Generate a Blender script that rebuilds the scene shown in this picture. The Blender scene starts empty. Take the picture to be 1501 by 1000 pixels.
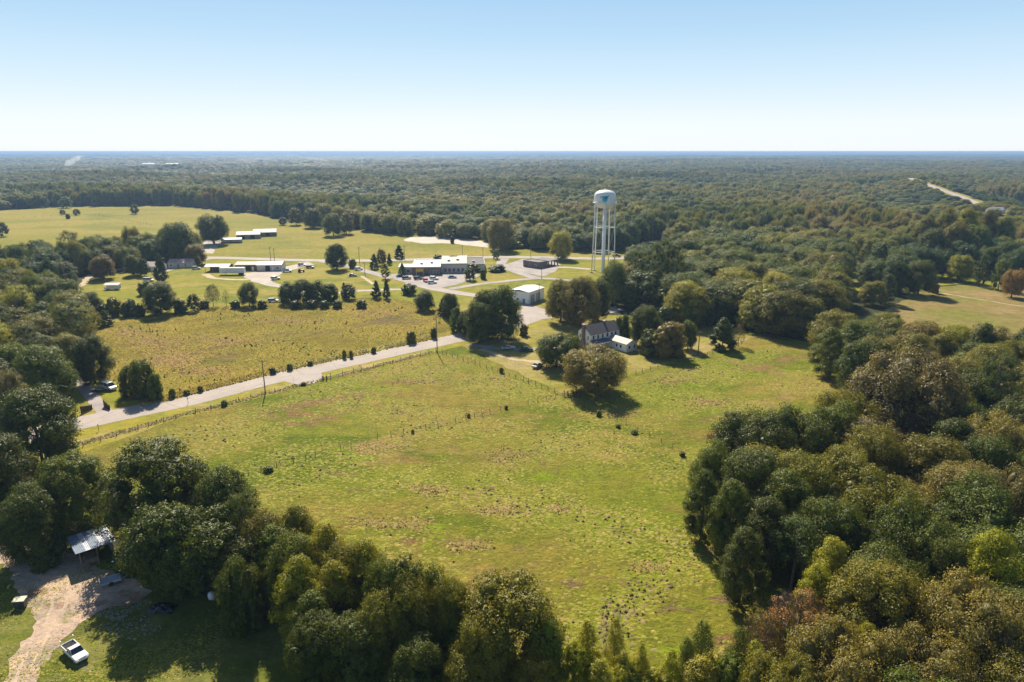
import bpy, bmesh, math, random
import numpy as np
from mathutils import Vector, Matrix
from mathutils.geometry import tessellate_polygon
R = math.radians
scene = bpy.context.scene
col = scene.collection

# ------------------------------------------------------------------ camera, sky, sun, exposure
CAM_H = 65.0
FPX = 24 / 36 * 1501.0
PITCH = math.atan(278 / FPX)
cam_d = bpy.data.cameras.new('camera'); cam_d.lens = 24; cam_d.sensor_width = 36
cam_d.clip_start = 0.5; cam_d.clip_end = 90000
cam = bpy.data.objects.new('camera', cam_d); col.objects.link(cam)
cam.location = (0, 0, CAM_H); cam.rotation_euler = (math.pi / 2 - PITCH, 0, 0)
scene.camera = cam

SUN_EL, SUN_AZ = R(42), math.atan2(-0.27, 1.0)      # azimuth from +Y, negative = towards -X
world = bpy.data.worlds.new('World'); scene.world = world; world.use_nodes = True
wn, wl = world.node_tree.nodes, world.node_tree.links
sky = wn.new('ShaderNodeTexSky'); sky.sky_type = 'NISHITA'; sky.sun_disc = False
sky.sun_elevation = SUN_EL; sky.sun_rotation = SUN_AZ
sky.altitude = 100; sky.air_density = 1.0; sky.dust_density = 1.3; sky.ozone_density = 2.0
SKY = 0.055
# the pale band of haze low over the horizon, fading into the clear sky higher up (the same all round)
tc = wn.new('ShaderNodeTexCoord'); sx = wn.new('ShaderNodeSeparateXYZ'); wl.new(tc.outputs['Generated'], sx.inputs[0])
def wramp(stops):
    r = wn.new('ShaderNodeValToRGB'); e = r.color_ramp.elements
    while len(e) < len(stops): e.new(.5)
    for k, (p, c) in enumerate(stops): e[k].position = p; e[k].color = (*c, 1)
    wl.new(sx.outputs['Z'], r.inputs[0]); return r.outputs[0]
low = wramp([(0, (.84, .88, .90)), (.035, (.80, .87, .91)), (.09, (.60, .76, .89)), (.15, (.43, .64, .83)), (.20, (.34, .56, .79)), (.5, (.075, .19, .43)), (1, (.035, .11, .30))])
fac = wramp([(0, (.95,) * 3), (.22, (.9,) * 3), (.6, (.35,) * 3), (1, (.2,) * 3)])
gain = wn.new('ShaderNodeMix'); gain.data_type = 'RGBA'; gain.blend_type = 'MULTIPLY'; gain.inputs[0].default_value = 1
wl.new(low, gain.inputs[6]); gain.inputs[7].default_value = (11.6, 11.6, 11.6, 1)
mxw = wn.new('ShaderNodeMix'); mxw.data_type = 'RGBA'
wl.new(fac, mxw.inputs[0]); wl.new(sky.outputs[0], mxw.inputs[6]); wl.new(gain.outputs[2], mxw.inputs[7])
wl.new(mxw.outputs[2], wn['Background'].inputs[0]); wn['Background'].inputs[1].default_value = SKY
sun_d = bpy.data.lights.new('sun', 'SUN'); sun_d.energy = 5.0; sun_d.angle = R(0.53); sun_d.color = (1.0, 0.91, 0.76)
sun = bpy.data.objects.new('sun', sun_d); col.objects.link(sun)
to_sun = Vector((math.sin(SUN_AZ) * math.cos(SUN_EL), math.cos(SUN_AZ) * math.cos(SUN_EL), math.sin(SUN_EL)))
sun.rotation_euler = to_sun.to_track_quat('Z', 'Y').to_euler(); sun.location = to_sun * 500
scene.view_settings.view_transform = 'Standard'; scene.view_settings.look = 'None'
scene.view_settings.gamma = 1; scene.view_settings.use_curve_mapping = False
scene.view_settings.exposure = 0.86
cy = scene.cycles
cy.use_denoising = True; cy.max_bounces = 6; cy.diffuse_bounces = 3; cy.transmission_bounces = 4
cy.glossy_bounces = 2; cy.transparent_max_bounces = 6; cy.volume_bounces = 0; cy.sample_clamp_indirect = 4
HAZE_DENSITY = 1.4e-4

# ------------------------------------------------------------------ helpers
SP, CP = math.sin(PITCH), math.cos(PITCH)
def ray(px, py):
    cx, cyy = (px - 750.5) / FPX, (500 - py) / FPX
    return cx, CP + cyy * SP, -SP + cyy * CP
def G(px, py, z=0.0):
    """ground point that shows at this pixel of the 1501 x 1000 photograph"""
    x, y, d = ray(px, py)
    t = (z - CAM_H) / d
    return (x * t, y * t)
def proj(x, y, z=0.0):
    dz = z - CAM_H
    f = y * CP - dz * SP; u = y * SP + dz * CP
    return 750.5 + FPX * x / f, 500 - FPX * u / f, f
def height_at(px, ytop, X, Y):
    x, y, d = ray(px, ytop)
    return CAM_H + d * (Y / y)

def tag(o, label=None, cat=None, group=None, kind=None):
    if label: o['label'] = label
    if cat: o['category'] = cat
    if group: o['group'] = group
    if kind: o['kind'] = kind
    return o
def empty(name, loc=(0, 0, 0), rz=0.0):
    o = bpy.data.objects.new(name, None); col.objects.link(o)
    o.location = loc; o.rotation_euler = (0, 0, rz); o.empty_display_size = 0.5
    return o
class MB:
    """collects shapes and links them as one mesh object"""
    def __init__(s): s.v = []; s.f = []
    def add(s, vs, fs):
        b = len(s.v); s.v += [tuple(p) for p in vs]; s.f += [tuple(i + b for i in f) for f in fs]; return s
    def box(s, x0, x1, y0, y1, z0, z1):
        return s.add([(x0,y0,z0),(x1,y0,z0),(x1,y1,z0),(x0,y1,z0),(x0,y0,z1),(x1,y0,z1),(x1,y1,z1),(x0,y1,z1)],
                     [(0,3,2,1),(4,5,6,7),(0,1,5,4),(1,2,6,5),(2,3,7,6),(3,0,4,7)])
    def frustum(s, x0, x1, y0, y1, z0, z1, i, j):
        return s.add([(x0,y0,z0),(x1,y0,z0),(x1,y1,z0),(x0,y1,z0),(x0+i,y0+j,z1),(x1-i,y0+j,z1),(x1-i,y1-j,z1),(x0+i,y1-j,z1)],
                     [(0,3,2,1),(4,5,6,7),(0,1,5,4),(1,2,6,5),(2,3,7,6),(3,0,4,7)])
    def tube(s, pts, rad, n=6):
        """tapered tube through pts; rad is one radius or one per point"""
        if not hasattr(rad, '__len__'): rad = [rad] * len(pts)
        P = [Vector(p) for p in pts]; vs = []; fs = []
        for k, p in enumerate(P):
            d = (P[min(k + 1, len(P) - 1)] - P[max(k - 1, 0)]).normalized()
            a = d.orthogonal().normalized() if abs(d.z) < .95 else Vector((1, 0, 0))
            a = (a - d * a.dot(d)).normalized(); b = d.cross(a)
            for i in range(n):
                t = 2 * math.pi * i / n
                vs.append(p + (a * math.cos(t) + b * math.sin(t)) * rad[k])
        for k in range(len(P) - 1):
            for i in range(n):
                j = (i + 1) % n
                fs.append((k * n + i, k * n + j, (k + 1) * n + j, (k + 1) * n + i))
        fs.append(tuple(range(n))[::-1]); fs.append(tuple((len(P) - 1) * n + i for i in range(n)))
        return s.add(vs, fs)
    def lathe(s, prof, n=32, cx=0, cyy=0):
        vs = []; fs = []
        for r, z in prof:
            for i in range(n):
                t = 2 * math.pi * i / n; vs.append((cx + r * math.cos(t), cyy + r * math.sin(t), z))
        for k in range(len(prof) - 1):
            for i in range(n):
                j = (i + 1) % n; fs.append((k * n + i, k * n + j, (k + 1) * n + j, (k + 1) * n + i))
        fs.append(tuple(range(n))[::-1]); fs.append(tuple((len(prof) - 1) * n + i for i in range(n)))
        return s.add(vs, fs)
    def prism(s, poly, axis, a0, a1):
        """poly of (u, z) extruded along axis 'x' or 'y' between a0 and a1"""
        n = len(poly)
        mk = (lambda u, z, a: (a, u, z)) if axis == 'x' else (lambda u, z, a: (u, a, z))
        vs = [mk(u, z, a0) for u, z in poly] + [mk(u, z, a1) for u, z in poly]
        fs = [tuple(range(n)), tuple(range(n, 2 * n))[::-1]] + [(i, i + n, (i + 1) % n + n, (i + 1) % n) for i in range(n)]
        return s.add(vs, fs)
    def build(s, name, mat, parent=None, smooth=False, bevel=0.0):
        me = bpy.data.meshes.new(name); me.from_pydata(s.v, [], s.f)
        bm = bmesh.new(); bm.from_mesh(me); bmesh.ops.recalc_face_normals(bm, faces=bm.faces)
        if bevel: bmesh.ops.bevel(bm, geom=[e for e in bm.edges if e.is_manifold and e.calc_face_angle(0) > .6], offset=bevel, segments=2, affect='EDGES', profile=.6)
        bm.to_mesh(me); bm.free()
        if smooth: me.shade_smooth() if hasattr(me, 'shade_smooth') else None
        me.materials.append(mat)
        o = bpy.data.objects.new(name, me); col.objects.link(o)
        if parent: o.parent = parent
        return o
def np_mesh(name, V, F, mat, nper=4):
    """fast mesh from arrays, all faces with nper corners"""
    me = bpy.data.meshes.new(name)
    V = np.ascontiguousarray(V, dtype=np.float32); F = np.ascontiguousarray(F, dtype=np.int32)
    me.vertices.add(len(V)); me.vertices.foreach_set('co', V.ravel())
    me.loops.add(F.size); me.loops.foreach_set('vertex_index', F.ravel())
    me.polygons.add(len(F)); me.polygons.foreach_set('loop_start', np.arange(0, F.size, nper, dtype=np.int32))
    me.polygons.foreach_set('loop_total', np.full(len(F), nper, dtype=np.int32))
    me.update(calc_edges=True); me.validate()
    if mat: me.materials.append(mat)
    return me
def link(name, me, parent=None):
    o = bpy.data.objects.new(name, me); col.objects.link(o)
    if parent: o.parent = parent
    return o
def copy_tree(o, parent=None):
    c = o.copy(); col.objects.link(c)
    if parent: c.parent = parent
    for ch in o.children: copy_tree(ch, c)
    return c

# ------------------------------------------------------------------ materials
def new_mat(name):
    m = bpy.data.materials.new(name); m.use_nodes = True
    return m, m.node_tree.nodes, m.node_tree.links, m.node_tree.nodes['Principled BSDF']
def noise(n, l, scale, detail=3, rough=.55, vec=None, dist=0.0):
    t = n.new('ShaderNodeTexNoise'); t.inputs['Scale'].default_value = scale; t.inputs['Detail'].default_value = detail
    t.inputs['Roughness'].default_value = rough; t.inputs['Distortion'].default_value = dist
    if vec: l.new(vec, t.inputs['Vector'])
    return t.outputs['Fac']
def ramp(n, l, fac, stops):
    r = n.new('ShaderNodeValToRGB'); e = r.color_ramp.elements
    while len(e) < len(stops): e.new(0.5)
    for k, (p, c) in enumerate(stops):
        e[k].position = p; e[k].color = (*c, 1) if len(c) == 3 else c
    l.new(fac, r.inputs[0]); return r.outputs[0]
def mix(n, l, fac, a, b, mode='MIX'):
    m = n.new('ShaderNodeMix'); m.data_type = 'RGBA'; m.blend_type = mode
    for i, v in ((0, fac), (6, a), (7, b)):
        if isinstance(v, (int, float)): m.inputs[i].default_value = v
        elif isinstance(v, tuple): m.inputs[i].default_value = (*v, 1)
        else: l.new(v, m.inputs[i])
    return m.outputs[2]
def bump(n, l, h, strength, dist, bsdf):
    b = n.new('ShaderNodeBump'); b.inputs['Strength'].default_value = strength; b.inputs['Distance'].default_value = dist
    l.new(h, b.inputs['Height']); l.new(b.outputs[0], bsdf.inputs['Normal']); return b
def coords(n): return n.new('ShaderNodeTexCoord').outputs['Object']
def plain(name, c, rough=.6, metal=0.0, var=.25, scale=1.5, spec=.4):
    """a colour with slight uneven wear"""
    m, n, l, b = new_mat(name)
    f = noise(n, l, scale, 4, .6, coords(n))
    dark = tuple(x * (1 - var) for x in c); light = tuple(min(1, x * (1 + var * .5)) for x in c)
    l.new(ramp(n, l, f, [(.3, dark), (.7, light)]), b.inputs['Base Color'])
    b.inputs['Roughness'].default_value = rough; b.inputs['Metallic'].default_value = metal
    b.inputs['Specular IOR Level'].default_value = spec
    return m
def position(n): return n.new('ShaderNodeNewGeometry').outputs['Position']

def grass_mat(name, base, patches, fine=((.75, .75, .75), (1.2, 1.2, 1.15)), big=.02, bumpd=.25, streak=False):
    """base colour, then each (colour, noise scale, low, high) laid over it, then fine grain"""
    m, n, l, b = new_mat(name)
    p = position(n); c = base
    for k, (colr, sc, lo, hi) in enumerate(patches):
        mp = n.new('ShaderNodeMapping'); mp.inputs['Location'].default_value = (37.3 * k + 11, 91.7 * k, 3.1 * k)
        mp.inputs['Scale'].default_value = (.75, 1.3, 1)
        l.new(p, mp.inputs['Vector'])
        f = noise(n, l, sc, 6, .62, mp.outputs[0], .4)
        c = mix(n, l, ramp(n, l, f, [(lo, (0, 0, 0)), (hi, (1, 1, 1))]), c, colr)
    f0 = noise(n, l, .28, 4, .65, p)
    c = mix(n, l, 1.0, c, ramp(n, l, f0, [(.36, (.80, .80, .82)), (.52, (1, 1, 1)), (.66, (1.18, 1.10, 1.0))]), 'MULTIPLY')
    f1 = noise(n, l, 1.6, 5, .75, p)
    c = mix(n, l, 1.0, c, ramp(n, l, f1, [(.28, fine[0]), (.72, fine[1])]), 'MULTIPLY')
    l.new(c, b.inputs['Base Color']); b.inputs['Roughness'].default_value = .95; b.inputs['Specular IOR Level'].default_value = .08
    h = noise(n, l, .9, 8, .72, p)
    bump(n, l, h, .9, bumpd * 3, b)
    return m
M = {}
M['pasture'] = grass_mat('pasture_grass', (.19, .215, .018), [
    ((.265, .21, .042), .014, .44, .56), ((.13, .165, .011), .03, .50, .60), ((.31, .21, .08), .06, .57, .67),
    ((.24, .14, .065), .045, .58, .66), ((.20, .27, .01), .07, .62, .68), ((.22, .15, .07), .16, .64, .70)], ((.55, .57, .52), (1.25, 1.22, 1.1)), bumpd=.3)
M['upper_pasture'] = grass_mat('yard_grass', (.24, .215, .03), [
    ((.33, .27, .10), .03, .42, .62), ((.37, .28, .14), .07, .55, .70), ((.19, .22, .03), .05, .6, .72)], ((.75, .75, .7), (1.2, 1.2, 1.1)), bumpd=.2)
M['brush'] = grass_mat('goldenrod_field', (.26, .20, .024), [
    ((.27, .23, .04), .03, .45, .62), ((.23, .155, .075), .018, .55, .63), ((.15, .165, .03), .05, .50, .68), ((.33, .27, .03), .09, .60, .70)],
    ((.5, .52, .5), (1.3, 1.25, 1.1)), bumpd=.6)
M['lawn'] = grass_mat('mown_lawn', (.205, .20, .018), [
    ((.275, .225, .045), .02, .45, .6), ((.14, .16, .014), .05, .5, .65)], ((.85, .85, .8), (1.12, 1.12, 1.08)), bumpd=.08)
M['verge'] = grass_mat('road_verge', (.27, .235, .03), [
    ((.34, .26, .10), .08, .5, .65), ((.22, .23, .03), .1, .5, .7)], ((.8, .8, .75), (1.15, 1.15, 1.1)), bumpd=.12)
M['hay'] = grass_mat('hay_field', (.215, .195, .024), [
    ((.27, .22, .04), .008, .44, .58), ((.165, .17, .018), .013, .5, .62), ((.24, .19, .055), .03, .55, .7)], ((.88, .88, .85), (1.1, 1.1, 1.08)), bumpd=.1)
M['dry'] = grass_mat('dry_field', (.235, .175, .06), [
    ((.29, .20, .095), .03, .48, .6), ((.17, .175, .03), .014, .48, .62), ((.20, .15, .05), .08, .5, .65)], ((.8, .8, .78), (1.15, 1.15, 1.1)), bumpd=.15)
M['floor'] = grass_mat('forest_floor', (.075, .075, .028), [
    ((.12, .10, .045), .03, .5, .7), ((.06, .075, .02), .08, .45, .65)], ((.6, .6, .6), (1.2, 1.2, 1.2)), bumpd=.5)
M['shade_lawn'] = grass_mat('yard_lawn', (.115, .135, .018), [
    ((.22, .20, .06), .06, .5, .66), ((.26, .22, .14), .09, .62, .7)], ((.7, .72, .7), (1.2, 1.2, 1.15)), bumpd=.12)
def road_mat(name, c, c2, grain=.12, rough=.85, crack=True):
    m, n, l, b = new_mat(name); p = position(n)
    f = noise(n, l, .12, 5, .6, p); c0 = ramp(n, l, f, [(.35, c2), (.65, c)])
    f2 = noise(n, l, 4, 4, .7, p)
    c0 = mix(n, l, 1.0, c0, ramp(n, l, f2, [(.3, (1 - grain,) * 3), (.7, (1 + grain,) * 3)]), 'MULTIPLY')
    if crack:
        v = n.new('ShaderNodeTexVoronoi'); v.feature = 'DISTANCE_TO_EDGE'; v.inputs['Scale'].default_value = .09; l.new(p, v.inputs['Vector'])
        c0 = mix(n, l, ramp(n, l, v.outputs['Distance'], [(.0, (.5, .5, .5)), (.012, (0, 0, 0))]), c0, (.12, .11, .10))
    l.new(c0, b.inputs['Base Color']); b.inputs['Roughness'].default_value = rough; b.inputs['Specular IOR Level'].default_value = .25
    bump(n, l, f2, .4, .03, b)
    return m
M['asphalt'] = road_mat('worn_asphalt', (.37, .31, .27), (.31, .265, .23))
M['lot'] = road_mat('pale_lot', (.35, .30, .265), (.25, .22, .20))
M['gravel'] = road_mat('gravel', (.43, .36, .30), (.33, .28, .23), .25, crack=False)
M['sand'] = road_mat('bare_sand', (.50, .43, .35), (.40, .33, .26), .15, crack=False)
M['dirt'] = grass_mat('clay_dirt', (.50, .37, .27), [((.33, .27, .20), .12, .45, .58), ((.52, .37, .25), .4, .5, .62), ((.30, .19, .12), .22, .56, .64), ((.17, .17, .05), .14, .60, .66)],
                      ((.75, .75, .75), (1.2, 1.2, 1.2)), bumpd=.12)
M['path'] = road_mat('worn_path', (.42, .33, .20), (.36, .28, .16), .2, crack=False)
M['white_line'] = plain('faded_white_paint', (.7, .68, .62), .8, var=.4)
M['yellow_line'] = plain('faded_yellow_paint', (.50, .38, .13), .8, var=.4)

def leaf_mat(name, far=False):
    m, n, l, b = new_mat(name)
    oi = n.new('ShaderNodeObjectInfo')
    geo = n.new('ShaderNodeNewGeometry')
    if not far:
        c = oi.outputs['Color']
    else:
        f = noise(n, l, .0045, 5, .65, oi.outputs['Location'])
        st = n.new('ShaderNodeMath'); st.operation = 'MULTIPLY_ADD'; st.inputs[1].default_value = 2.3; st.inputs[2].default_value = -.56; l.new(f, st.inputs[0]); f = st.outputs[0]
        add = n.new('ShaderNodeMath'); add.operation = 'MULTIPLY_ADD'; add.inputs[1].default_value = .36
        l.new(oi.outputs['Random'], add.inputs[0]); l.new(f, add.inputs[2])
        c = ramp(n, l, add.outputs[0], [(.46, (.060, .098, .022)), (.60, (.120, .152, .026)), (.74, (.185, .198, .030)),
                                         (.90, (.26, .245, .034)), (1.0, (.25, .20, .045))])
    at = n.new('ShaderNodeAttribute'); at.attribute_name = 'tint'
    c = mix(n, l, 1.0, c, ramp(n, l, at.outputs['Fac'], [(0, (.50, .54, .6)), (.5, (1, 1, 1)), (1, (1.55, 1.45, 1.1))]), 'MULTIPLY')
    c = mix(n, l, 1.0, c, ramp(n, l, geo.outputs['Random Per Island'], [(0, (.7, .72, .7)), (1, (1.3, 1.28, 1.2))]), 'MULTIPLY')
    l.new(c, b.inputs['Base Color']); b.inputs['Roughness'].default_value = .5; b.inputs['Specular IOR Level'].default_value = .22
    tr = n.new('ShaderNodeBsdfTranslucent')
    c2 = mix(n, l, 1.0, c, (1.5, 1.45, .5), 'MULTIPLY'); l.new(c2, tr.inputs['Color'])
    ms = n.new('ShaderNodeMixShader'); ms.inputs[0].default_value = .26
    l.new(b.outputs[0], ms.inputs[1]); l.new(tr.outputs[0], ms.inputs[2])
    out = n['Material Output']; l.new(ms.outputs[0], out.inputs['Surface'])
    return m
M['leaf'] = leaf_mat('foliage'); M['leaf_far'] = leaf_mat('foliage_far', True)
M['bark'] = plain('bark', (.13, .10, .075), .9, var=.4, scale=3, spec=.1)
M['bark_grey'] = plain('pale_bark', (.24, .21, .18), .9, var=.4, scale=3, spec=.1)
M['twig'] = plain('bare_twigs', (.22, .17, .13), .9, var=.4, scale=3, spec=.1)

def island_grass(name, a, b_, c_, sc=.04, rw=.5):
    m, n, l, b = new_mat(name)
    geo = n.new('ShaderNodeNewGeometry')
    f = noise(n, l, sc, 5, .6, geo.outputs['Position'])
    add = n.new('ShaderNodeMath'); add.operation = 'MULTIPLY_ADD'; add.inputs[1].default_value = rw
    l.new(geo.outputs['Random Per Island'], add.inputs[0]); l.new(f, add.inputs[2])
    l.new(ramp(n, l, add.outputs[0], [(.45, a), (.7, b_), (.95, c_)]), b.inputs['Base Color'])
    b.inputs['Roughness'].default_value = .9; b.inputs['Specular IOR Level'].default_value = .1
    return m
M['tuft'] = island_grass('tussock', (.15, .175, .015), (.225, .22, .024), (.28, .22, .06))
M['dry_tuft'] = island_grass('dry_tuft', (.19, .165, .035), (.25, .185, .055), (.31, .215, .085))
M['brown_weed'] = island_grass('brown_weed', (.20, .13, .045), (.25, .155, .06), (.29, .18, .07))
M['seedling'] = island_grass('seedling', (.05, .065, .015), (.07, .085, .02), (.12, .11, .03))
M['stone'] = island_grass('stone', (.20, .18, .16), (.28, .25, .22), (.36, .33, .30))
M['rank'] = island_grass('rank_grass', (.13, .13, .03), (.20, .165, .06), (.27, .19, .09))
M['weeds'] = island_grass('weeds', (.185, .160, .016), (.275, .205, .024), (.25, .155, .05), .02, .22)

# ------------------------------------------------------------------ ground, fields, roads
rng = np.random.default_rng(7); random.seed(7)
def relief(x, y):
    """height of the far country: level near by, low wooded ridges beyond"""
    x = np.asarray(x, float); y = np.asarray(y, float); d = np.hypot(x, y)
    a = np.clip((d - 950) / 3500, 0, 1) * 17 + np.clip((d - 5000) / 9000, 0, 1) * 12
    s = (np.sin(x / 900 + 1.3 * np.sin(y / 1300)) + np.sin(y / 620 + x / 2100 + 2) + .6 * np.sin(x / 330 - y / 410 + 1)
         + .8 * np.sin(y / 1900 - x / 3300)) / 3.4
    return a * s - np.clip((d - 1700) / 20000, 0, 1) * 4
def ground_mesh():
    th = np.linspace(-math.pi, math.pi, 241)[:-1]
    rr = np.concatenate([[3, 60, 200, 500, 900], np.geomspace(1000, 24000, 95)])
    T, D = np.meshgrid(th, rr); X = D * np.sin(T); Y = D * np.cos(T); Z = relief(X, Y)
    V = np.stack([X, Y, Z], -1).reshape(-1, 3); n = len(th); F = []
    for i in range(len(rr) - 1):
        for j in range(n):
            k = (j + 1) % n; F.append((i * n + j, i * n + k, (i + 1) * n + k, (i + 1) * n + j))
    V = np.vstack([V, [[0, 0, 0]]])
    me = bpy.data.meshes.new('ground'); me.from_pydata(V.tolist(), [], F + [(len(V) - 1, (j + 1) % n, j) for j in range(n)])
    me.materials.append(M['floor']); me.shade_smooth()
    return me
tag(link('ground', ground_mesh()), kind='structure')

def rough_line(P, step, jit, rnd):
    out = []; n = len(P)
    for i in range(n):
        a = np.array(P[i]); b = np.array(P[(i + 1) % n]); L = np.hypot(*(b - a)); k = max(1, int(L / step))
        nrm = np.array([-(b - a)[1], (b - a)[0]]) / max(L, 1e-6)
        for q in range(k):
            out.append(tuple(a + (b - a) * q / k + nrm * rnd.uniform(-jit, jit)))
    return out
def sheet(name, pts, mat, z, px=True, jit=.5, step=None):
    P = [G(*p) for p in pts] if px else pts
    rnd = random.Random(len(name) * 31 + int(z * 1000))
    P = rough_line(P, step or 4.0, jit, rnd)
    tris = tessellate_polygon([[Vector((x, y, 0)) for x, y in P]])
    me = bpy.data.meshes.new(name); me.from_pydata([(x, y, z) for x, y in P], [], [tuple(t) for t in tris])
    bm = bmesh.new(); bm.from_mesh(me)
    for f in bm.faces:
        if f.normal.z < 0: f.normal_flip()
    bm.to_mesh(me); bm.free(); me.materials.append(mat)
    return tag(link(name, me), kind='structure')
def smooth_path(P, n=6):
    out = []
    for i in range(len(P) - 1):
        p0 = np.array(P[max(i - 1, 0)]); p1 = np.array(P[i]); p2 = np.array(P[i + 1]); p3 = np.array(P[min(i + 2, len(P) - 1)])
        for q in range(n):
            t = q / n
            out.append(.5 * ((2 * p1) + (-p0 + p2) * t + (2 * p0 - 5 * p1 + 4 * p2 - p3) * t * t + (-p0 + 3 * p1 - 3 * p2 + p3) * t ** 3))
    out.append(np.array(P[-1])); return out
def ribbon(name, pts, w, mat, z, off=0.0, px=True, edge=0.0, kind='structure'):
    P = smooth_path([G(*p) for p in pts] if px else pts)
    V = []; F = []; rnd = random.Random(5)
    for i, p in enumerate(P):
        d = P[min(i + 1, len(P) - 1)] - P[max(i - 1, 0)]; d = d / np.hypot(*d); nrm = np.array([-d[1], d[0]])
        ww = w / 2
        for s in (-1, 1):
            q = p + nrm * (off + s * (ww + rnd.uniform(-edge, edge))); V.append((q[0], q[1], z))
    for i in range(len(P) - 1): F.append((2 * i, 2 * i + 1, 2 * i + 3, 2 * i + 2))
    me = bpy.data.meshes.new(name); me.from_pydata(V, [], F)
    bm = bmesh.new(); bm.from_mesh(me)
    for f in bm.faces:
        if f.normal.z < 0: f.normal_flip()
    bm.to_mesh(me); bm.free(); me.materials.append(mat)
    o = link(name, me)
    if kind: tag(o, kind=kind)
    return o
PASTURE = [(-60, 700), (60, 662), (105, 650), (260, 609), (400, 574), (640, 512), (690, 502), (825, 575), (930, 545), (1010, 522), (1060, 505), (1120, 488), (1200, 505),
           (1240, 545), (1275, 590), (1250, 700), (1230, 860), (1200, 1000), (1150, 1250), (640, 1250), (600, 1010), (480, 940), (340, 880), (210, 800), (60, 750)]
YARD = [(672, 505), (700, 492), (745, 482), (785, 470), (815, 464), (900, 462), (1000, 468), (1085, 482), (1120, 492), (1060, 508), (1010, 524), (930, 548), (826, 578)]
BRUSH = [(110, 540), (150, 478), (180, 470), (300, 453), (420, 442), (560, 436), (640, 450), (705, 476), (690, 487), (640, 496), (480, 531), (300, 573), (215, 598), (190, 590), (170, 560)]
TOWN = [(85, 470), (95, 438), (110, 420), (170, 400), (300, 374), (520, 372), (720, 366), (800, 366), (960, 362), (1000, 372), (960, 400), (900, 415), (870, 440), (815, 464), (705, 478),
        (640, 450), (560, 436), (420, 442), (300, 453), (180, 470), (150, 480)]
HILL = [(-300, 420), (-260, 318), (0, 309), (100, 303), (190, 302), (260, 302), (340, 310), (412, 321), (430, 330), (395, 338), (330, 352), (290, 372), (120, 392)]
FARM = [(290, 372), (330, 352), (395, 338), (430, 327), (500, 332), (560, 341), (700, 350), (745, 363), (740, 377), (640, 379), (520, 381), (410, 379), (310, 376)]
sheet('pasture', PASTURE, M['pasture'], .02)
sheet('house_yard', YARD, M['upper_pasture'], .024, jit=.8)
sheet('weedy_field', BRUSH, M['brush'], .03, jit=1)
sheet('town_lawn', TOWN, M['lawn'], .02, jit=1)
sheet('hill_pasture', HILL, M['hay'], .03, jit=2, step=20)
sheet('farm_field', FARM, M['hay'], .045, jit=1, step=15)
sheet('dry_field', [(1285, 462), (1318, 446), (1335, 428), (1420, 416), (1501, 424), (1750, 448), (1800, 520), (1501, 505), (1390, 500), (1330, 490)], M['dry'], .02, jit=1.5)
sheet('lawn_strip', [(1238, 380), (1250, 366), (1260, 392), (1266, 440), (1240, 440)], M['lawn'], .022, jit=1)
sheet('grove_lawn', [(1262, 392), (1400, 378), (1501, 382), (1750, 400), (1750, 447), (1501, 423), (1420, 415), (1322, 424), (1275, 448)], M['lawn'], .021, jit=1)
sheet('gate_lawn', [(92, 622), (102, 585), (112, 562), (150, 555), (185, 562), (205, 588), (170, 606), (120, 624)], M['lawn'], .026, jit=.5)
sheet('verge_grass', [(50, 682), (62, 652), (110, 634), (260, 600), (420, 560), (425, 572), (260, 614), (120, 664)], M['verge'], .028, jit=.4)
sheet('bare_strip', [(591, 353), (600, 348), (640, 347), (690, 351), (722, 357), (716, 363), (690, 360), (660, 357), (620, 357)], M['sand'], .06, jit=1.2)
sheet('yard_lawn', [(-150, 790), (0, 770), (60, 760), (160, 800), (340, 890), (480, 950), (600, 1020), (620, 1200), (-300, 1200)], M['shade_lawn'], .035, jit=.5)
MAIN = [(-260, 745), (-60, 672), (40, 640), (110, 622), (205, 602), (300, 581), (400, 555), (500, 533), (600, 511), (660, 498), (705, 488), (745, 478), (778, 467)]
ribbon('grass_verge', MAIN, 18.5, M['verge'], .05, edge=.7)
ribbon('main_road', MAIN + [(800, 461), (850, 461), (905, 452)], 9.6, M['asphalt'], .075, edge=.12)
ribbon('side_road', [(782, 464), (778, 452), (756, 445), (715, 436), (675, 430), (640, 424), (600, 414)], 7.0, M['asphalt'], .084, edge=.15)
sheet('road_junction', [(720, 486), (765, 472), (758, 456), (778, 448), (808, 456), (812, 466), (780, 471), (742, 483)], M['asphalt'], .09, jit=.15)
ribbon('back_highway', [(-300, 384), (100, 377), (310, 378), (430, 381.5), (560, 382), (700, 377.5), (790, 377.5), (900, 379), (960, 371), (1010, 365)], 9, M['asphalt'], .09, edge=.2)
ribbon('yellow_line', [(110, 622), (205, 602), (300, 581), (400, 555), (500, 533), (600, 511), (660, 498), (705, 488), (745, 478)], .22, M['yellow_line'], .0795)
ribbon('farm_lane', [(600, 424), (560, 425), (520, 427), (470, 431), (425, 424), (390, 413)], 4, M['gravel'], .07, edge=.3)
ribbon('school_lane', [(660, 424), (700, 417), (745, 412), (790, 408.5), (832, 411), (872, 421)], 4.5, M['lot'], .08, edge=.2)
ribbon('tower_lane', [(800, 398), (820, 392), (866, 395)], 4, M['gravel'], .08, edge=.2)
ribbon('bank_lane', [(790, 409), (755, 398), (735, 388), (740, 379)], 6, M['lot'], .085, edge=.2)
ribbon('school_drive', [(470, 383), (505, 389), (545, 400), (575, 408)], 6, M['lot'], .083, edge=.2)
ribbon('house_drive', [(690, 505), (730, 511), (775, 512), (830, 508)], 3.2, M['lot'], .085, edge=.4)
ribbon('dirt_track', [(705, 512), (735, 522), (760, 528), (800, 532)], 2.2, M['path'], .07, edge=.5)
ribbon('gated_drive', [(160, 612), (147, 597), (135, 582), (126, 570), (118, 555)], 3.4, M['lot'], .082, edge=.15)
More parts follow.
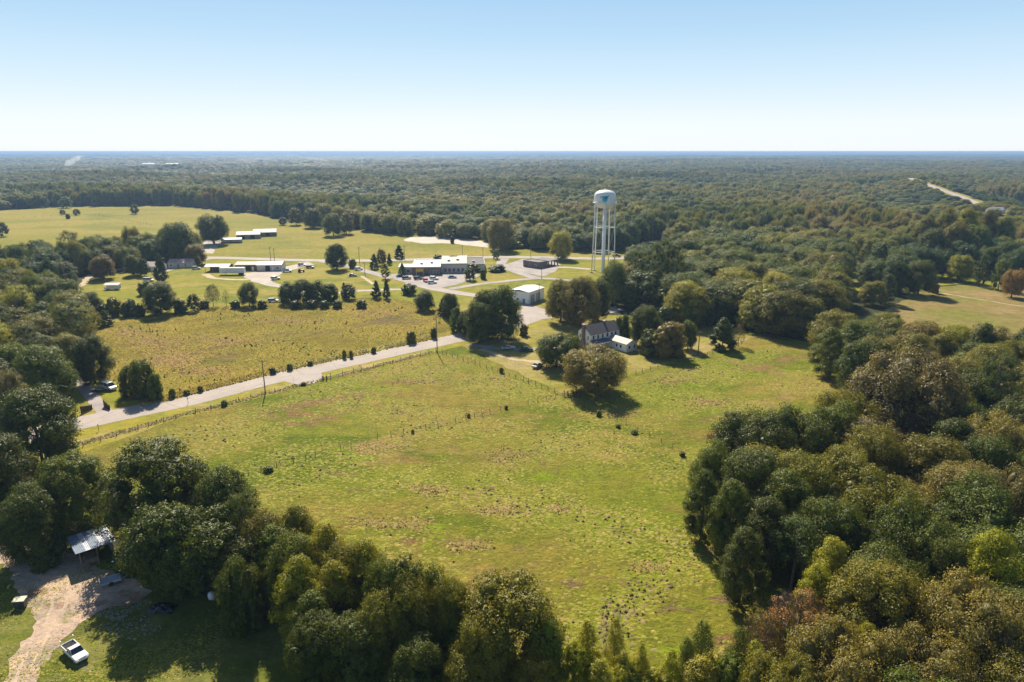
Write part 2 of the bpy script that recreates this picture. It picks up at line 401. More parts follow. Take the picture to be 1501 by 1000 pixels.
ribbon('yard_lane', [(1380, 430), (1430, 438), (1501, 449), (1700, 470)], 1.2, M['path'], .04, edge=.5)
sheet('school_parking', [(572, 403), (600, 398), (688, 399), (704, 404), (690, 411), (668, 418), (640, 424), (600, 416), (578, 410)], M['lot'], .095, jit=.2)
sheet('bank_parking', [(735, 390), (765, 380), (800, 379), (822, 388), (815, 398), (795, 406), (770, 400)], M['lot'], .099, jit=.2)
sheet('gravel_lot', [(352, 401), (398, 397), (420, 391), (450, 384), (462, 388), (420, 398), (404, 406), (400, 413), (422, 423), (395, 420), (368, 413)], M['gravel'], .065, jit=.6)
sheet('farm_lot', [(292, 371), (300, 352), (322, 352), (330, 356), (318, 362), (312, 372)], M['gravel'], .07, jit=.6)
ribbon('farm_track', [(240, 398), (270, 390), (300, 381), (325, 378)], 4, M['gravel'], .072, edge=.5)
ribbon('trailer_track', [(300, 402), (315, 408), (345, 410), (365, 410)], 3.5, M['path'], .06, edge=.5)
ribbon('lawn_path', [(530, 405), (545, 415), (556, 424)], 2, M['path'], .05, edge=.2)
ribbon('wood_track', [(95, 445), (108, 430), (125, 412), (135, 403)], 3.5, M['path'], .05, edge=.8)
sheet('dirt_yard', [(-60, 790), (0, 796), (50, 790), (60, 800), (110, 812), (150, 835), (200, 850), (225, 868), (190, 885), (150, 893), (105, 925), (78, 955), (58, 985), (48, 1020), (30, 1080), (-20, 1080),
                    (6, 1000), (12, 975), (33, 942), (50, 925), (52, 900), (22, 870), (18, 840), (0, 826), (-60, 815)], M['dirt'], .055, jit=.42, step=.9)
# far highway on its embankment through the wood on the right, and clearings on distant rises
_hp = [(1333, 261, 23), (1348, 266, 21), (1376, 277, 17.5), (1402, 286, 15.5), (1422, 294, 14.5), (1432, 299, 14)]
HW3 = smooth_path([(*G(x, y, z), z) for x, y, z in _hp]); HW = [p[:2] for p in HW3]
def hw_strip(name, prof, mat, base=None):
    V = []; F = []; n = len(prof)
    for i, p in enumerate(HW3):
        d = HW[min(i + 1, len(HW) - 1)] - HW[max(i - 1, 0)]; d = d / np.hypot(*d); nrm = np.array([-d[1], d[0]])
        for o_, dz in prof: q = HW[i] + nrm * o_; V.append((q[0], q[1], p[2] + dz if dz > -1 else -8))
    for i in range(len(HW) - 1):
        for k in range(n - 1): F.append((i * n + k, (i + 1) * n + k, (i + 1) * n + k + 1, i * n + k + 1))
    me = bpy.data.meshes.new(name); me.from_pydata(V, [], F); me.materials.append(mat); return tag(link(name, me), kind='structure')
hw_strip('highway_embankment', [(-90, -9), (-10, -.1), (10, -.1), (90, -9)], M['hay'])
hw_strip('distant_highway', [(-4.4, 0), (4.4, 0)], M['asphalt'])
def hw_dist(x, y):
    if not (200 < x < 1200 and 400 < y < 1800): return 1e9, 0
    q, z = min(((x - p[0]) ** 2 + (y - p[1]) ** 2, p[2]) for p in HW3); return q ** .5, z
RISES = [(232, 243.5, 62, 9, 20.0), (1466, 314, 34, 7, 12.0)]
rise_xy = []
for k, (px, py, a, b_, z) in enumerate(RISES):
    X, Y = G(px, py, z); rise_xy.append((X, Y, a, b_, z)); V = []; N_ = 28; rk = random.Random(k)
    for sc_, ad, zz in ((1.0, 0, z), (1.0, 90, -8)):
        for i in range(N_):
            t_ = math.tau * i / N_; w_ = 1 + .1 * math.sin(2 * t_ + k) + rk.uniform(-.04, .04); V.append((X + (a * w_ + ad) * math.cos(t_), Y + (b_ * 2.2 * w_ + ad) * math.sin(t_), zz))
    F = [tuple(range(N_))] + [(i, (i + 1) % N_, N_ + (i + 1) % N_, N_ + i) for i in range(N_)]
    me = bpy.data.meshes.new('distant_hill'); me.from_pydata(V, [], F); me.materials.append(M['dry' if k == 0 else 'hay']); tag(link('distant_hill', me), kind='structure')

M['rut'] = grass_mat('worn_clay', (.48, .36, .26), [((.38, .29, .21), .4, .45, .6)], ((.8, .8, .8), (1.2, 1.2, 1.2)), bumpd=.05)
# wheel tracks worn into the dirt yard
ribbon('wheel_rut', [(22, 1040), (42, 985), (66, 940), (92, 900), (96, 868), (78, 838), (40, 812), (-20, 802)], .5, M['rut'], .066, edge=.1)
ribbon('wheel_rut', [(6, 1040), (27, 985), (50, 942), (72, 905), (76, 872), (60, 846), (30, 824), (-20, 812)], .5, M['rut'], .066, edge=.1)

# ------------------------------------------------------------------ haze (sky stays outside)
hz = MB().box(-24500, 24500, -24500, 24500, -40, 66.2).build('haze', None)
hz.data.materials.clear()
hm = bpy.data.materials.new('haze'); hm.use_nodes = True; hn = hm.node_tree.nodes; hn.remove(hn['Principled BSDF'])
pv = hn.new('ShaderNodeVolumePrincipled'); pv.inputs['Color'].default_value = (.30, .47, .74, 1); pv.inputs['Density'].default_value = HAZE_DENSITY
pv.inputs['Anisotropy'].default_value = .25
hm.node_tree.links.new(pv.outputs[0], hn['Material Output'].inputs['Volume']); hz.data.materials.append(hm)
tag(hz, 'pale blue haze that thickens towards the wooded horizon', 'haze', kind='stuff')

# ------------------------------------------------------------------ trees
def unit(a): return a / np.maximum(np.linalg.norm(a, axis=-1, keepdims=True), 1e-9)
ICO = None
def ico(sub=2):
    bm = bmesh.new(); bmesh.ops.create_icosphere(bm, subdivisions=sub, radius=1)
    V = np.array([v.co[:] for v in bm.verts]); F = np.array([[v.index for v in f.verts] for f in bm.faces]); bm.free(); return V, F
ICO2, ICO1 = ico(2), ico(1)
def crown_mesh(name, seed, form='round', cards=9000, size=.032, base=.22, aspect=1.25, lobes=26, core=True, tuft=.30, mat='leaf'):
    """crown in a unit frame: width 1, height 1 (trunk foot at 0); aspect = real height / width"""
    r = np.random.default_rng(seed); A = aspect
    def env(t):                              # radius of the outline at relative height t 0..1
        if form == 'round': return .5 * np.sqrt(np.clip(1 - ((t - .42) / .60) ** 2, .02, 1))
        if form == 'tall':  return .46 * np.clip(1 - abs(t - .38) ** 1.8 * 2.1, .08, 1)
        if form == 'cone':  return .5 * np.clip((1 - t) ** .75, .03, 1) * np.clip(.55 + t * 4, 0, 1)
        if form == 'pine':  return .5 * np.clip(1 - ((t - .5) / .55) ** 2, .05, 1) ** .6
        if form == 'wide':  return .5 * np.clip(1 - ((t - .5) / .56) ** 2, .03, 1) ** .45
        return .5
    hb = base * A; hc = (1 - base) * A
    C = []; L = []
    lr0 = {'round': .155, 'tall': .125, 'cone': .13, 'pine': .115, 'wide': .14}[form] * (1.3 if lobes < 18 else 1)
    for i in range(lobes):
        t = (i + .5) / lobes * .86 + .06; t = min(max(t + r.uniform(-.05, .05), .04), .93)
        a = i * 2.399963 + r.uniform(-.5, .5)
        e = env(t); lr = lr0 * r.uniform(.75, 1.3)
        lr = min(lr, max(.05, e * .95))
        q = max(0, e - lr * .85) * r.uniform(.72, 1.1)
        C.append((q * math.cos(a), q * math.sin(a), hb + t * hc)); L.append(lr)
    top = (r.uniform(-.04, .04), r.uniform(-.04, .04), hb + hc - lr0 * .8); C.append(top); L.append(lr0 * .85 if form != 'cone' else .05)
    C = np.array(C); L = np.array(L)
    mid = np.array([0, 0, hb + .42 * hc])
    # tufts on the lobes, then leaf cards round each tuft
    nt = max(20, cards // 22); w = L ** 2 / np.sum(L ** 2)
    li = r.choice(len(L), nt * 3, p=w)
    d = unit(r.normal(size=(nt * 3, 3)) + unit(C[li] - mid) * .75 + np.array([0, 0, .25]))
    P = C[li] + d * (L[li] * r.uniform(.80, 1.16, nt * 3))[:, None] * np.array([1, 1, .88 if form != 'pine' else .55])
    dist = np.linalg.norm(P[:, None, :] - C[None], axis=2) / L[None]
    dist[np.arange(len(P)), li] = 9
    keep = np.where(dist.min(1) > .76)[0][:nt]; P, d, li = P[keep], d[keep], li[keep]
    nt = len(P); per = max(1, cards // nt)
    tr = tuft * .16 * r.uniform(.6, 1.4, nt) * (L[li] / lr0)
    tt = r.uniform(0, 1, nt)
    ii = np.repeat(np.arange(nt), per)
    off = r.normal(size=(len(ii), 3)); off = unit(off) * (r.uniform(.3, 1, (len(ii), 1)) ** .6) * tr[ii][:, None]
    off += d[ii] * tr[ii][:, None] * .35
    pos = P[ii] + off
    nrm = unit(unit(off) * .55 + d[ii] * .55 + r.normal(size=pos.shape) * .38 + np.array([0, 0, .12]))
    t1 = unit(np.cross(nrm, r.normal(size=nrm.shape))); t2 = np.cross(nrm, t1)
    s = (size * r.uniform(.55, 1.25, (len(ii), 1)))
    q0 = pos - t1 * s * .62; q1 = pos - t2 * s * .42 + nrm * s * .12; q2 = pos + t1 * s * .62; q3 = pos + t2 * s * .42 + nrm * s * .12
    V = np.stack([q0, q1, q2, q3], 1).reshape(-1, 3); F = np.arange(len(V)).reshape(-1, 4)
    tint = np.repeat(np.clip(tt[ii] * .6 + r.uniform(0, .4, len(ii)), 0, 1), 4)
    qz = np.percentile(V[:, 2], 99.7) / A; qr = np.percentile(np.hypot(V[:, 0], V[:, 1]), 98) / .5
    V[:, :2] /= qr; V[:, 2] /= A * qz
    Vl, Fl, Tl = [V], [np.concatenate([F[:, [0, 1, 2]], F[:, [0, 2, 3]]])], [tint]
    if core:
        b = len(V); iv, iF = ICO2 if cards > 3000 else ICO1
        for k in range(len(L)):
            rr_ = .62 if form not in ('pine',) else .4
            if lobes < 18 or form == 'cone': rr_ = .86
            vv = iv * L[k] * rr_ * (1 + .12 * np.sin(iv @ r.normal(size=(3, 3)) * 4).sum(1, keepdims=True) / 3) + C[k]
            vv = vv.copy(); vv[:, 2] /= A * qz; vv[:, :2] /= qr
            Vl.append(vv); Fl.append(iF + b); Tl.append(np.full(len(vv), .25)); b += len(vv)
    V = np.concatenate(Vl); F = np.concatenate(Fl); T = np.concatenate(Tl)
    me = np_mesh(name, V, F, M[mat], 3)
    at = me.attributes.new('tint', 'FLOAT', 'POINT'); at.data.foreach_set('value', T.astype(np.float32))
    return me
def trunk_mesh(name, seed, top=.6, rad=.022, limbs=7, base=.3, spread=.3, aspect=1.25, mat='bark'):
    r = random.Random(seed); m = MB()
    pts = [(0, 0, -.01)]; x = y = 0; rd = [rad * 1.35]
    for k in range(1, 6):
        x += r.uniform(-.012, .012); y += r.uniform(-.012, .012); pts.append((x, y, top * k / 5)); rd.append(rad * (1 - k * .15))
    m.tube(pts, rd, 7)
    for i in range(limbs):
        z = base * .7 + (top - base * .7) * (i + .5) / limbs; a = i * 2.4 + r.uniform(-.3, .3); e = spread * r.uniform(.6, 1)
        k = min(int(z / top * 5), 4); sx, sy = pts[k][0], pts[k][1]
        p1 = (sx + e * .45 * math.cos(a), sy + e * .45 * math.sin(a), z + .07)
        p2 = (sx + e * math.cos(a + .2), sy + e * math.sin(a + .2), z + .16 + r.uniform(0, .05))
        m.tube([(sx, sy, z), p1, p2], [rad * .5, rad * .32, rad * .1], 5)
    me = bpy.data.meshes.new(name); me.from_pydata(m.v, [], m.f); me.materials.append(M[mat]); me.shade_smooth()
    return me
def twig_mesh(name, seed, n=1500):
    """fine bare branches of a thinning crown"""
    r = random.Random(seed); m = MB()
    for i in range(n):
        a = r.uniform(0, 6.28); t = r.uniform(.1, 1); e = .5 * math.sqrt(max(.05, 1 - ((t - .45) / .6) ** 2)); q = e * math.sqrt(r.uniform(.15, 1))
        z0 = .25 + .7 * t; p = Vector((q * math.cos(a), q * math.sin(a), z0)); d = Vector((math.cos(a) * .5, math.sin(a) * .5, .8)).normalized()
        b = p - d * r.uniform(.05, .12); sd = d.orthogonal().normalized() * .0035
        m.add([b - sd, b + sd, p], [(0, 1, 2)])
    me = bpy.data.meshes.new(name); me.from_pydata(m.v, [], m.f); me.materials.append(M['twig'])
    return me
# kinds of tree: (high-detail crowns, mid crowns, trunk)
CR = {}
def variants(kind, nh, nm, ch, cm, sz, aspect, **kw):
    CR[kind] = dict(hi=[crown_mesh('crown', 100 * len(CR) + i, cards=ch, size=sz, aspect=aspect, **kw) for i in range(nh)],
                    mid=[crown_mesh('crown', 100 * len(CR) + 50 + i, cards=cm, size=sz * 1.3, aspect=aspect, **kw) for i in range(nm)])
variants('oak', 4, 4, 30000, 6000, .018, 1.2, form='round', lobes=38, base=.10)
variants('wide', 3, 2, 30000, 6000, .0165, .85, form='wide', lobes=46, base=.18)
variants('gum', 3, 2, 24000, 5000, .019, 1.6, form='tall', lobes=38, base=.08)
variants('pine', 2, 2, 13000, 3000, .019, 2.0, form='pine', lobes=26, base=.42, tuft=.42)
variants('cedar', 1, 1, 9000, 3000, .026, 1.5, form='cone', lobes=34, base=.02, tuft=.25)
variants('thin', 1, 1, 7000, 3000, .018, 1.2, form='round', lobes=24, base=.15, core=False)
variants('bush', 2, 1, 6000, 2000, .034, .8, form='round', lobes=16, base=.0)
variants('young', 3, 1, 15000, 3000, .026, 1.9, form='cone', lobes=30, base=.04, core=False, tuft=.55)
variants('high', 2, 1, 16000, 4500, .023, 1.2, form='round', lobes=32, base=.42)
variants('edge', 2, 5, 20000, 6000, .020, 1.15, form='round', lobes=54, base=.0, tuft=.24)
TR = {'oak': trunk_mesh('trunk', 1), 'wide': trunk_mesh('trunk', 2, top=.55, spread=.36, base=.25, rad=.028), 'gum': trunk_mesh('trunk', 3, top=.75, spread=.2),
      'pine': trunk_mesh('trunk', 4, top=.9, rad=.028, base=.55, spread=.26, mat='bark_grey'), 'cedar': trunk_mesh('trunk', 5, top=.8, limbs=0),
      'thin': trunk_mesh('trunk', 6, spread=.36, limbs=14, mat='bark_grey'), 'bush': None, 'young': trunk_mesh('trunk', 12, top=.85, spread=.22, limbs=12, base=.2, rad=.012), 'high': trunk_mesh('trunk', 9, top=.75, base=.5, spread=.3, rad=.025), 'edge': trunk_mesh('trunk', 8, top=.7, spread=.2)}
TWIG = twig_mesh('twigs', 3)
NAME = {'oak': 'oak_tree', 'wide': 'spreading_tree', 'gum': 'sweetgum_tree', 'pine': 'pine_tree', 'cedar': 'cedar_tree', 'thin': 'thinning_tree', 'bush': 'bush', 'young': 'young_tree', 'high': 'oak_tree', 'edge': 'leafy_tree'}
COL = {'dark': (0.088, 0.110, 0.016), 'green': (0.128, 0.158, 0.018), 'olive': (0.179, 0.170, 0.024), 'yellow': (.30, .285, .028), 'lime': (0.271, 0.281, 0.016), 'brown': (0.202, 0.157, 0.046),
       'rust': (0.291, 0.157, 0.078), 'blue': (0.078, 0.111, 0.027), 'tan': (0.207, 0.184, 0.055), 'grey': (0.185, 0.157, 0.078), 'orange': (.26, .17, .06)}
WORD = {'dark': 'dark green', 'green': 'mid green', 'olive': 'olive green', 'yellow': 'yellow-green', 'lime': 'bright green', 'brown': 'brownish', 'rust': 'rust-coloured',
        'blue': 'bluish dark green', 'tan': 'tan-olive', 'grey': 'greyish', 'orange': 'golden-brown'}
TREES = []      # (x, y, w, h, kind, colour, label, group)
for _k in COL: COL[_k] = (COL[_k][0] * 1.04, COL[_k][1] * 1.0, COL[_k][2] * .75)
def T(px, ytop, wpx, ybase=None, kind='oak', colr='green', label=None, h=None, group=None):
    """a tree seen at this place: by its foot when ybase is given, else by its top and its height h"""
    if ybase is not None:
        X, Y = G(px, ybase); hh = height_at(px, ytop, X, Y)
    else:
        hh = h or 15.0; X, Y = G(px, ytop, hh)
    dep = proj(X, Y, hh * .6)[2]
    TREES.append([X, Y, wpx * dep / FPX, hh, kind, colr, label, group])

# --- trees one can point at.  T(x, top, width, foot, kind, colour, label)
g1 = 'trees round the shaded yard'
T(40, 570, 122, None, 'oak', 'dark', 'huge dark oak at the end of the road, largest crown on the left edge', 18, g1)
T(-25, 640, 110, None, 'oak', 'dark', 'dark oak cut by the left edge beneath the huge roadside oak', 16, g1)
T(5, 545, 60, None, 'oak', 'grey', 'greyish crown peeping in at the left edge above the huge oak', 15, g1)
T(96, 668, 105, None, 'oak', 'green', 'mid-sized green tree between the huge roadside oak and the tin-roofed shed', 14, g1)
T(30, 715, 95, None, 'oak', 'dark', 'deep green tree standing left of the tin-roofed shed', 13, g1)
T(218, 650, 165, None, 'oak', 'dark', 'broad dark oak rising right behind the tin-roofed shed', 19, g1)
T(322, 690, 100, None, 'oak', 'dark', 'dark oak at the right shoulder of the broad one behind the shed', 16, g1)
T(270, 745, 120, None, 'edge', 'dark', 'shaded tree in front of the two dark oaks by the shed', 13, g1)
T(190, 800, 60, None, 'bush', 'green', 'low shaded shrub at the right corner of the tin-roofed shed', 4, g1)
T(62, 792, 55, None, 'bush', 'dark', 'dark shrub against the left side of the tin-roofed shed', 4.5, g1)
T(250, 745, 125, 872, 'high', 'dark', 'high-crowned dark oak leaning out over the shaded yard right of the shed', None, g1)
T(322, 752, 130, 865, 'high', 'dark', 'high-crowned dark oak shading the yard below the slender pine', None, g1)
g2 = 'treeline along the near edge of the pasture'
T(352, 722, 60, None, 'pine', 'dark', 'slender dark pine right of the dark oaks in the near treeline', 15, g2)
T(432, 742, 80, None, 'gum', 'olive', 'tall thin-topped olive tree where the near treeline begins', 14, g2)
T(400, 772, 90, None, 'gum', 'green', 'light green tree on the yard side of the thin-topped olive tree', 12.5, g2)
T(477, 768, 85, None, 'gum', 'yellow', 'yellow-tinged sweetgum in the near treeline, first of the yellow ones', 14, g2)
T(435, 818, 85, None, 'gum', 'lime', 'bright yellow-green tree bulging towards the yard below the sweetgums', 13, g2)
T(532, 792, 85, None, 'gum', 'yellow', 'yellow-green sweetgum leaning over the pasture edge beside the dark olive tree', 14, g2)
T(487, 825, 75, None, 'gum', 'yellow', 'golden-topped tree in front of the two yellow sweetgums', 13, g2)
T(455, 870, 80, None, 'gum', 'green', 'lower green tree at the foot of the golden-topped tree', 11, g2)
T(585, 822, 100, None, 'edge', 'dark', 'dark olive tree in the middle of the near treeline', 15, g2)
T(635, 828, 80, None, 'edge', 'dark', 'dark flat-topped tree right of the dark olive one', 14.5, g2)
T(560, 870, 95, None, 'oak', 'olive', 'dusty olive tree on the shaded side of the near treeline', 13, g2)
T(632, 870, 50, None, 'gum', 'lime', 'narrow bright green tree wedged before the big round crown', 12, g2)
T(668, 870, 70, None, 'gum', 'green', 'green tree touching the left side of the big round olive crown', 12.5, g2)
T(745, 848, 165, None, 'oak', 'olive', 'big round olive-green tree at the right end of the near treeline', 15, g2)
T(705, 905, 100, None, 'oak', 'olive', 'lower crown in front of the big round olive-green tree', 12.5, g2)
T(800, 905, 70, None, 'edge', 'green', 'dark green tree on the right flank of the big round olive tree', 12, g2)
T(520, 905, 110, None, 'oak', 'dark', 'deeply shaded tree at the bottom edge below the dusty olive one', 11, g2)
T(610, 935, 100, None, 'oak', 'dark', 'shaded tree at the bottom edge under the narrow bright tree', 10, g2)
T(352, 790, 90, None, 'edge', 'dark', 'shaded tree on the yard side at the left end of the near treeline', 11, g2)
T(345, 815, 70, None, 'edge', 'dark', 'shaded tree below the slender dark pine', 12, g2)
T(378, 752, 85, None, 'oak', 'olive', 'olive crown between the shaded oaks and the light green tree', 13, g2)
T(500, 800, 90, None, 'oak', 'olive', 'full olive crown behind the golden-topped tree', 13, g2)
T(600, 850, 90, None, 'oak', 'olive', 'full olive crown between the dark olive trees and the narrow bright one', 14, g2)
T(660, 850, 80, None, 'oak', 'olive', 'olive crown touching the big round one from behind', 14, g2)
T(425, 785, 95, None, 'oak', 'green', 'wide green crown at the left end of the near treeline', 13, g2)
T(560, 820, 80, None, 'oak', 'green', 'green crown joining the yellow sweetgums to the dark olive tree', 14, g2)
T(460, 905, 95, None, 'oak', 'dark', 'shaded crown on the yard side under the bright bulging tree', 10.5, g2)
T(690, 950, 100, None, 'oak', 'olive', 'olive crown at the bottom edge under the big round tree', 9.5, g2)
T(785, 950, 90, None, 'oak', 'olive', 'olive crown at the bottom edge right of centre', 9.5, g2)
g3 = 'young upright trees at the bottom of the pasture'
T(862, 912, 52, None, 'young', 'lime', 'young feathery tree right of the near treeline, first of the small upright ones', 8.5, g3)
T(903, 908, 40, None, 'young', 'yellow', 'thin young yellow-green tree with a pointed top in the field corner', 8.5, g3)
T(942, 945, 34, None, 'young', 'yellow', 'smallest pointed sapling at the bottom of the pasture', 7, g3)
T(985, 955, 50, None, 'young', 'lime', 'low bushy sapling between the pointed saplings and the two dark-stemmed ones', 7, g3)
T(1032, 912, 60, None, 'young', 'green', 'open branching young tree left of the rust-coloured one', 9.5, g3)
T(1085, 920, 52, None, 'young', 'green', 'narrow young tree nearest the rust-coloured tree', 9.5, g3)
T(1030, 965, 80, None, 'young', 'yellow', 'bright scrubby tree on the bottom edge under the open young tree', 7, g3)
T(880, 968, 60, None, 'young', 'yellow', 'bright scrub tree on the bottom edge under the feathery one', 6, g3)
T(845, 945, 50, None, 'edge', 'lime', 'bright scrub tree hugging the right flank of the big round olive tree', 7, g3)
T(922, 962, 55, None, 'edge', 'yellow', 'yellow-green scrub tree on the bottom edge under the thin young one', 5.5, g3)
T(965, 985, 60, None, 'edge', 'lime', 'bright scrub tree half cut by the bottom edge below the saplings', 5, g3)
T(1075, 962, 60, None, 'edge', 'green', 'green scrub tree on the bottom edge under the narrow young tree', 7, g3)
T(1108, 940, 50, None, 'young', 'lime', 'last young tree before the pale half-bare one', 8, g3)
T(1008, 935, 40, None, 'young', 'green', 'slim sapling left of the open branching young tree', 8, g3)
g4 = 'trees of the wood right of the pasture'
T(1175, 872, 118, None, 'thin', 'rust', 'rust-coloured thinning tree at the lower edge of the right-hand wood', 11, g4)
T(1120, 900, 70, None, 'thin', 'tan', 'pale half-bare tree left of the rust-coloured one', 9.5, g4)
T(1298, 828, 150, None, 'oak', 'olive', 'big round olive oak right of the rust-coloured tree', 15, g4)
T(1225, 790, 75, None, 'gum', 'yellow', 'yellow-green tree between the dark wood edge and the big round olive oak', 13, g4)
T(1200, 830, 70, None, 'gum', 'lime', 'bright green tree right above the rust-coloured tree', 11.5, g4)
T(1465, 778, 95, None, 'gum', 'lime', 'light green cone-shaped tree at the right edge', 18, g4)
T(1440, 855, 170, None, 'wide', 'tan', 'large tan-olive oak in the lower right corner', 16, g4)
T(1275, 915, 60, None, 'gum', 'lime', 'small bright tree in the gap below the big round olive oak', 11, g4)
T(1240, 925, 150, None, 'wide', 'tan', 'pale olive crown on the bottom edge below the rust-coloured tree', 13, g4)
T(1360, 935, 150, None, 'wide', 'tan', 'pale olive crown on the bottom edge below the big round olive oak', 13, g4)
T(1150, 965, 120, None, 'wide', 'olive', 'olive crown on the bottom edge, leftmost of the right-hand wood', 11, g4)
T(1480, 960, 120, None, 'oak', 'olive', 'olive crown in the very bottom right corner', 12, g4)
T(1108, 602, 125, None, 'wide', 'dark', 'dark spreading oak topping the bulge of wood into the pasture', 16, g4)
T(1048, 648, 70, None, 'oak', 'green', 'green tree at the left tip of the bulge of wood', 14, g4)
T(1035, 690, 58, None, 'gum', 'dark', 'slim dark tree hanging over the pasture at the leftmost point of the wood', 13.5, g4)
T(1178, 600, 110, None, 'wide', 'dark', 'dark rounded oak beside the greyish half-bare tree', 16, g4)
T(1110, 660, 110, None, 'oak', 'dark', 'dark oak below the topmost spreading oak of the bulge', 16, g4)
T(1075, 705, 70, None, 'gum', 'green', 'green tree on the pasture side of the bulge, halfway down', 14, g4)
T(1130, 730, 85, None, 'gum', 'dark', 'shaded tree low on the pasture side of the bulge', 14, g4)
T(1172, 758, 80, None, 'pine', 'blue', 'bluish pine standing among oaks above the yellow-green tree', 13, g4)
T(1185, 668, 110, None, 'oak', 'olive', 'olive oak in the heart of the bulge', 16, g4)
T(1245, 660, 110, None, 'oak', 'olive', 'olive oak just below the greyish half-bare tree', 16, g4)
T(1285, 612, 110, None, 'thin', 'grey', 'greyish half-bare tree standing out in the right-hand wood', 16, g4)
T(1375, 640, 120, None, 'oak', 'olive', 'olive oak right of the greyish half-bare tree', 16, g4)
T(1455, 640, 110, None, 'oak', 'dark', 'dark oak near the right edge above the dense oaks', 16, g4)
T(1290, 700, 140, None, 'wide', 'olive', 'wide olive crown in the middle of the right-hand wood', 16, g4)
T(1225, 735, 110, None, 'oak', 'dark', 'dark crown left of the wide olive one in mid-wood', 15, g4)
T(1345, 745, 130, None, 'wide', 'dark', 'dark wide crown above the big round olive oak', 16, g4)
T(1440, 700, 120, None, 'oak', 'dark', 'dark crown above the cone-shaped light tree', 16, g4)
T(1400, 790, 90, None, 'oak', 'dark', 'shaded crown left of the cone-shaped light tree', 15, g4)
T(1095, 775, 75, None, 'gum', 'dark', 'dark tree at the lowest tip of the bulge over its shadow', 13, g4)
g5 = 'trees of the upper lobe of the right-hand wood'
T(1212, 480, 56, 552, 'gum', 'green', 'green tree at the near corner of the upper wood, over the end of the pasture', None, g5)
T(1258, 500, 74, 588, 'oak', 'dark', 'big dark tree at the tip of the upper wood where the pasture narrows', None, g5)
T(1228, 456, 78, None, 'oak', 'olive', 'pale rounded crown at the top left of the upper wood', 16, g5)
T(1262, 470, 76, None, 'oak', 'green', 'full green crown beside the pale rounded one', 16, g5)
T(1310, 518, 155, 665, 'wide', 'grey', 'huge grey-brown oak bulging from the upper wood', None, g5)
T(1370, 540, 90, None, 'oak', 'brown', 'brownish crown right of the huge grey-brown oak', 16, g5)
T(1445, 518, 62, 650, 'pine', 'blue', 'bluish round-topped pine with a visible trunk in the upper wood', None, g5)
T(1300, 462, 75, None, 'oak', 'olive', 'olive crown on the skyline of the upper wood facing the dry field', 15, g5)
T(1350, 473, 70, None, 'oak', 'brown', 'brownish crown facing the dry field', 15, g5)
T(1402, 478, 72, None, 'oak', 'lime', 'bright crown among the browner ones facing the dry field', 14, g5)
T(1455, 478, 80, None, 'oak', 'tan', 'tan crown facing the dry field near the right edge', 15, g5)
T(1495, 500, 60, None, 'oak', 'olive', 'olive crown cut by the right edge below the dry field', 15, g5)
T(1290, 495, 80, None, 'oak', 'olive', 'olive crown just behind the huge grey-brown oak', 16, g5)
T(1400, 560, 70, None, 'gum', 'lime', 'bright green crown left of the bluish pine', 14, g5)
g6 = 'trees round the white farmhouse'
T(868, 510, 98, 574, 'wide', 'tan', 'feathery olive willow-like tree alone in front of the white farmhouse', None, g6)
T(815, 490, 66, 538, 'wide', 'dark', 'low spreading dark tree on the lawn left of the farmhouse', None, g6)
T(836, 489, 32, 530, 'wide', 'dark', 'dark tree squeezed between the spreading one and the brick chimney', None, g6)
T(768, 475, 16, 492, 'bush', 'brown', 'tiny reddish ornamental tree on the road-side lawn', None, g6)
T(944, 448, 52, 508, 'oak', 'dark', 'tall dense dark tree directly right of the farmhouse', None, g6)
T(910, 462, 30, 500, 'bush', 'green', 'green shrubby tree behind the far corner of the farmhouse', None, g6)
T(978, 472, 58, 522, 'bush', 'brown', 'rounded reddish-brown tree right of the dense dark one', None, g6)
T(955, 485, 42, 522, 'bush', 'dark', 'dark shrub under the reddish-brown tree', None, g6)
T(1008, 470, 28, 512, 'oak', 'green', 'green tree joined to the right of the reddish-brown one', None, g6)
T(1058, 466, 42, 512, 'cedar', 'dark', 'dark conical tree alone at the top of the pasture', None, g6)
T(1082, 475, 20, 508, 'thin', 'grey', 'leafless greyish tree behind the dark conical one', None, g6)
T(736, 420, 62, 497, 'oak', 'dark', 'big dark oak beside the road with shade thrown over the drive', None, g6)
T(702, 443, 48, 503, 'oak', 'dark', 'smaller dark oak on the left of the big roadside oak', None, g6)
T(712, 425, 45, 495, 'oak', 'dark', 'middle dark oak of the roadside pair', None, g6)
T(822, 410, 52, 472, 'oak', 'olive', 'olive oak between the white warehouse and the farmhouse', None, g6)
T(852, 405, 58, 478, 'oak', 'tan', 'tan-leaved oak behind the farmhouse chimneys', None, g6)
T(875, 410, 44, 470, 'oak', 'dark', 'dark oak right of the tan-leaved one behind the farmhouse', None, g6)
T(898, 382, 45, 446, 'oak', 'green', 'green tree at the foot of the water tower', None, g6)
T(929, 366, 28, 440, 'pine', 'dark', 'tall dark pine with a bare stem right of the water tower', None, g6)
T(968, 350, 40, 446, 'pine', 'blue', 'tallest bluish pine of the clump right of the water tower', None, g6)
T(985, 358, 34, 448, 'pine', 'dark', 'dark pine on the right of the tall pine clump', None, g6)
T(950, 366, 32, 442, 'pine', 'dark', 'dark pine on the left of the tall pine clump', None, g6)
T(1005, 445, 30, 480, 'bush', 'green', 'shrubby tree below the pine clump', None, g6)
T(975, 448, 36, 478, 'bush', 'green', 'round green shrub behind the reddish-brown tree', None, g6)
T(822, 339, 38, 380, 'oak', 'yellow', 'rounded yellow-olive maple beside the highway left of the water tower', None, g6)
g7 = 'trees between the weedy field and the road'
T(212, 527, 40, 583, 'edge', 'green', 'bushy green tree in the corner of the weedy field by the gated drive', None, g7)
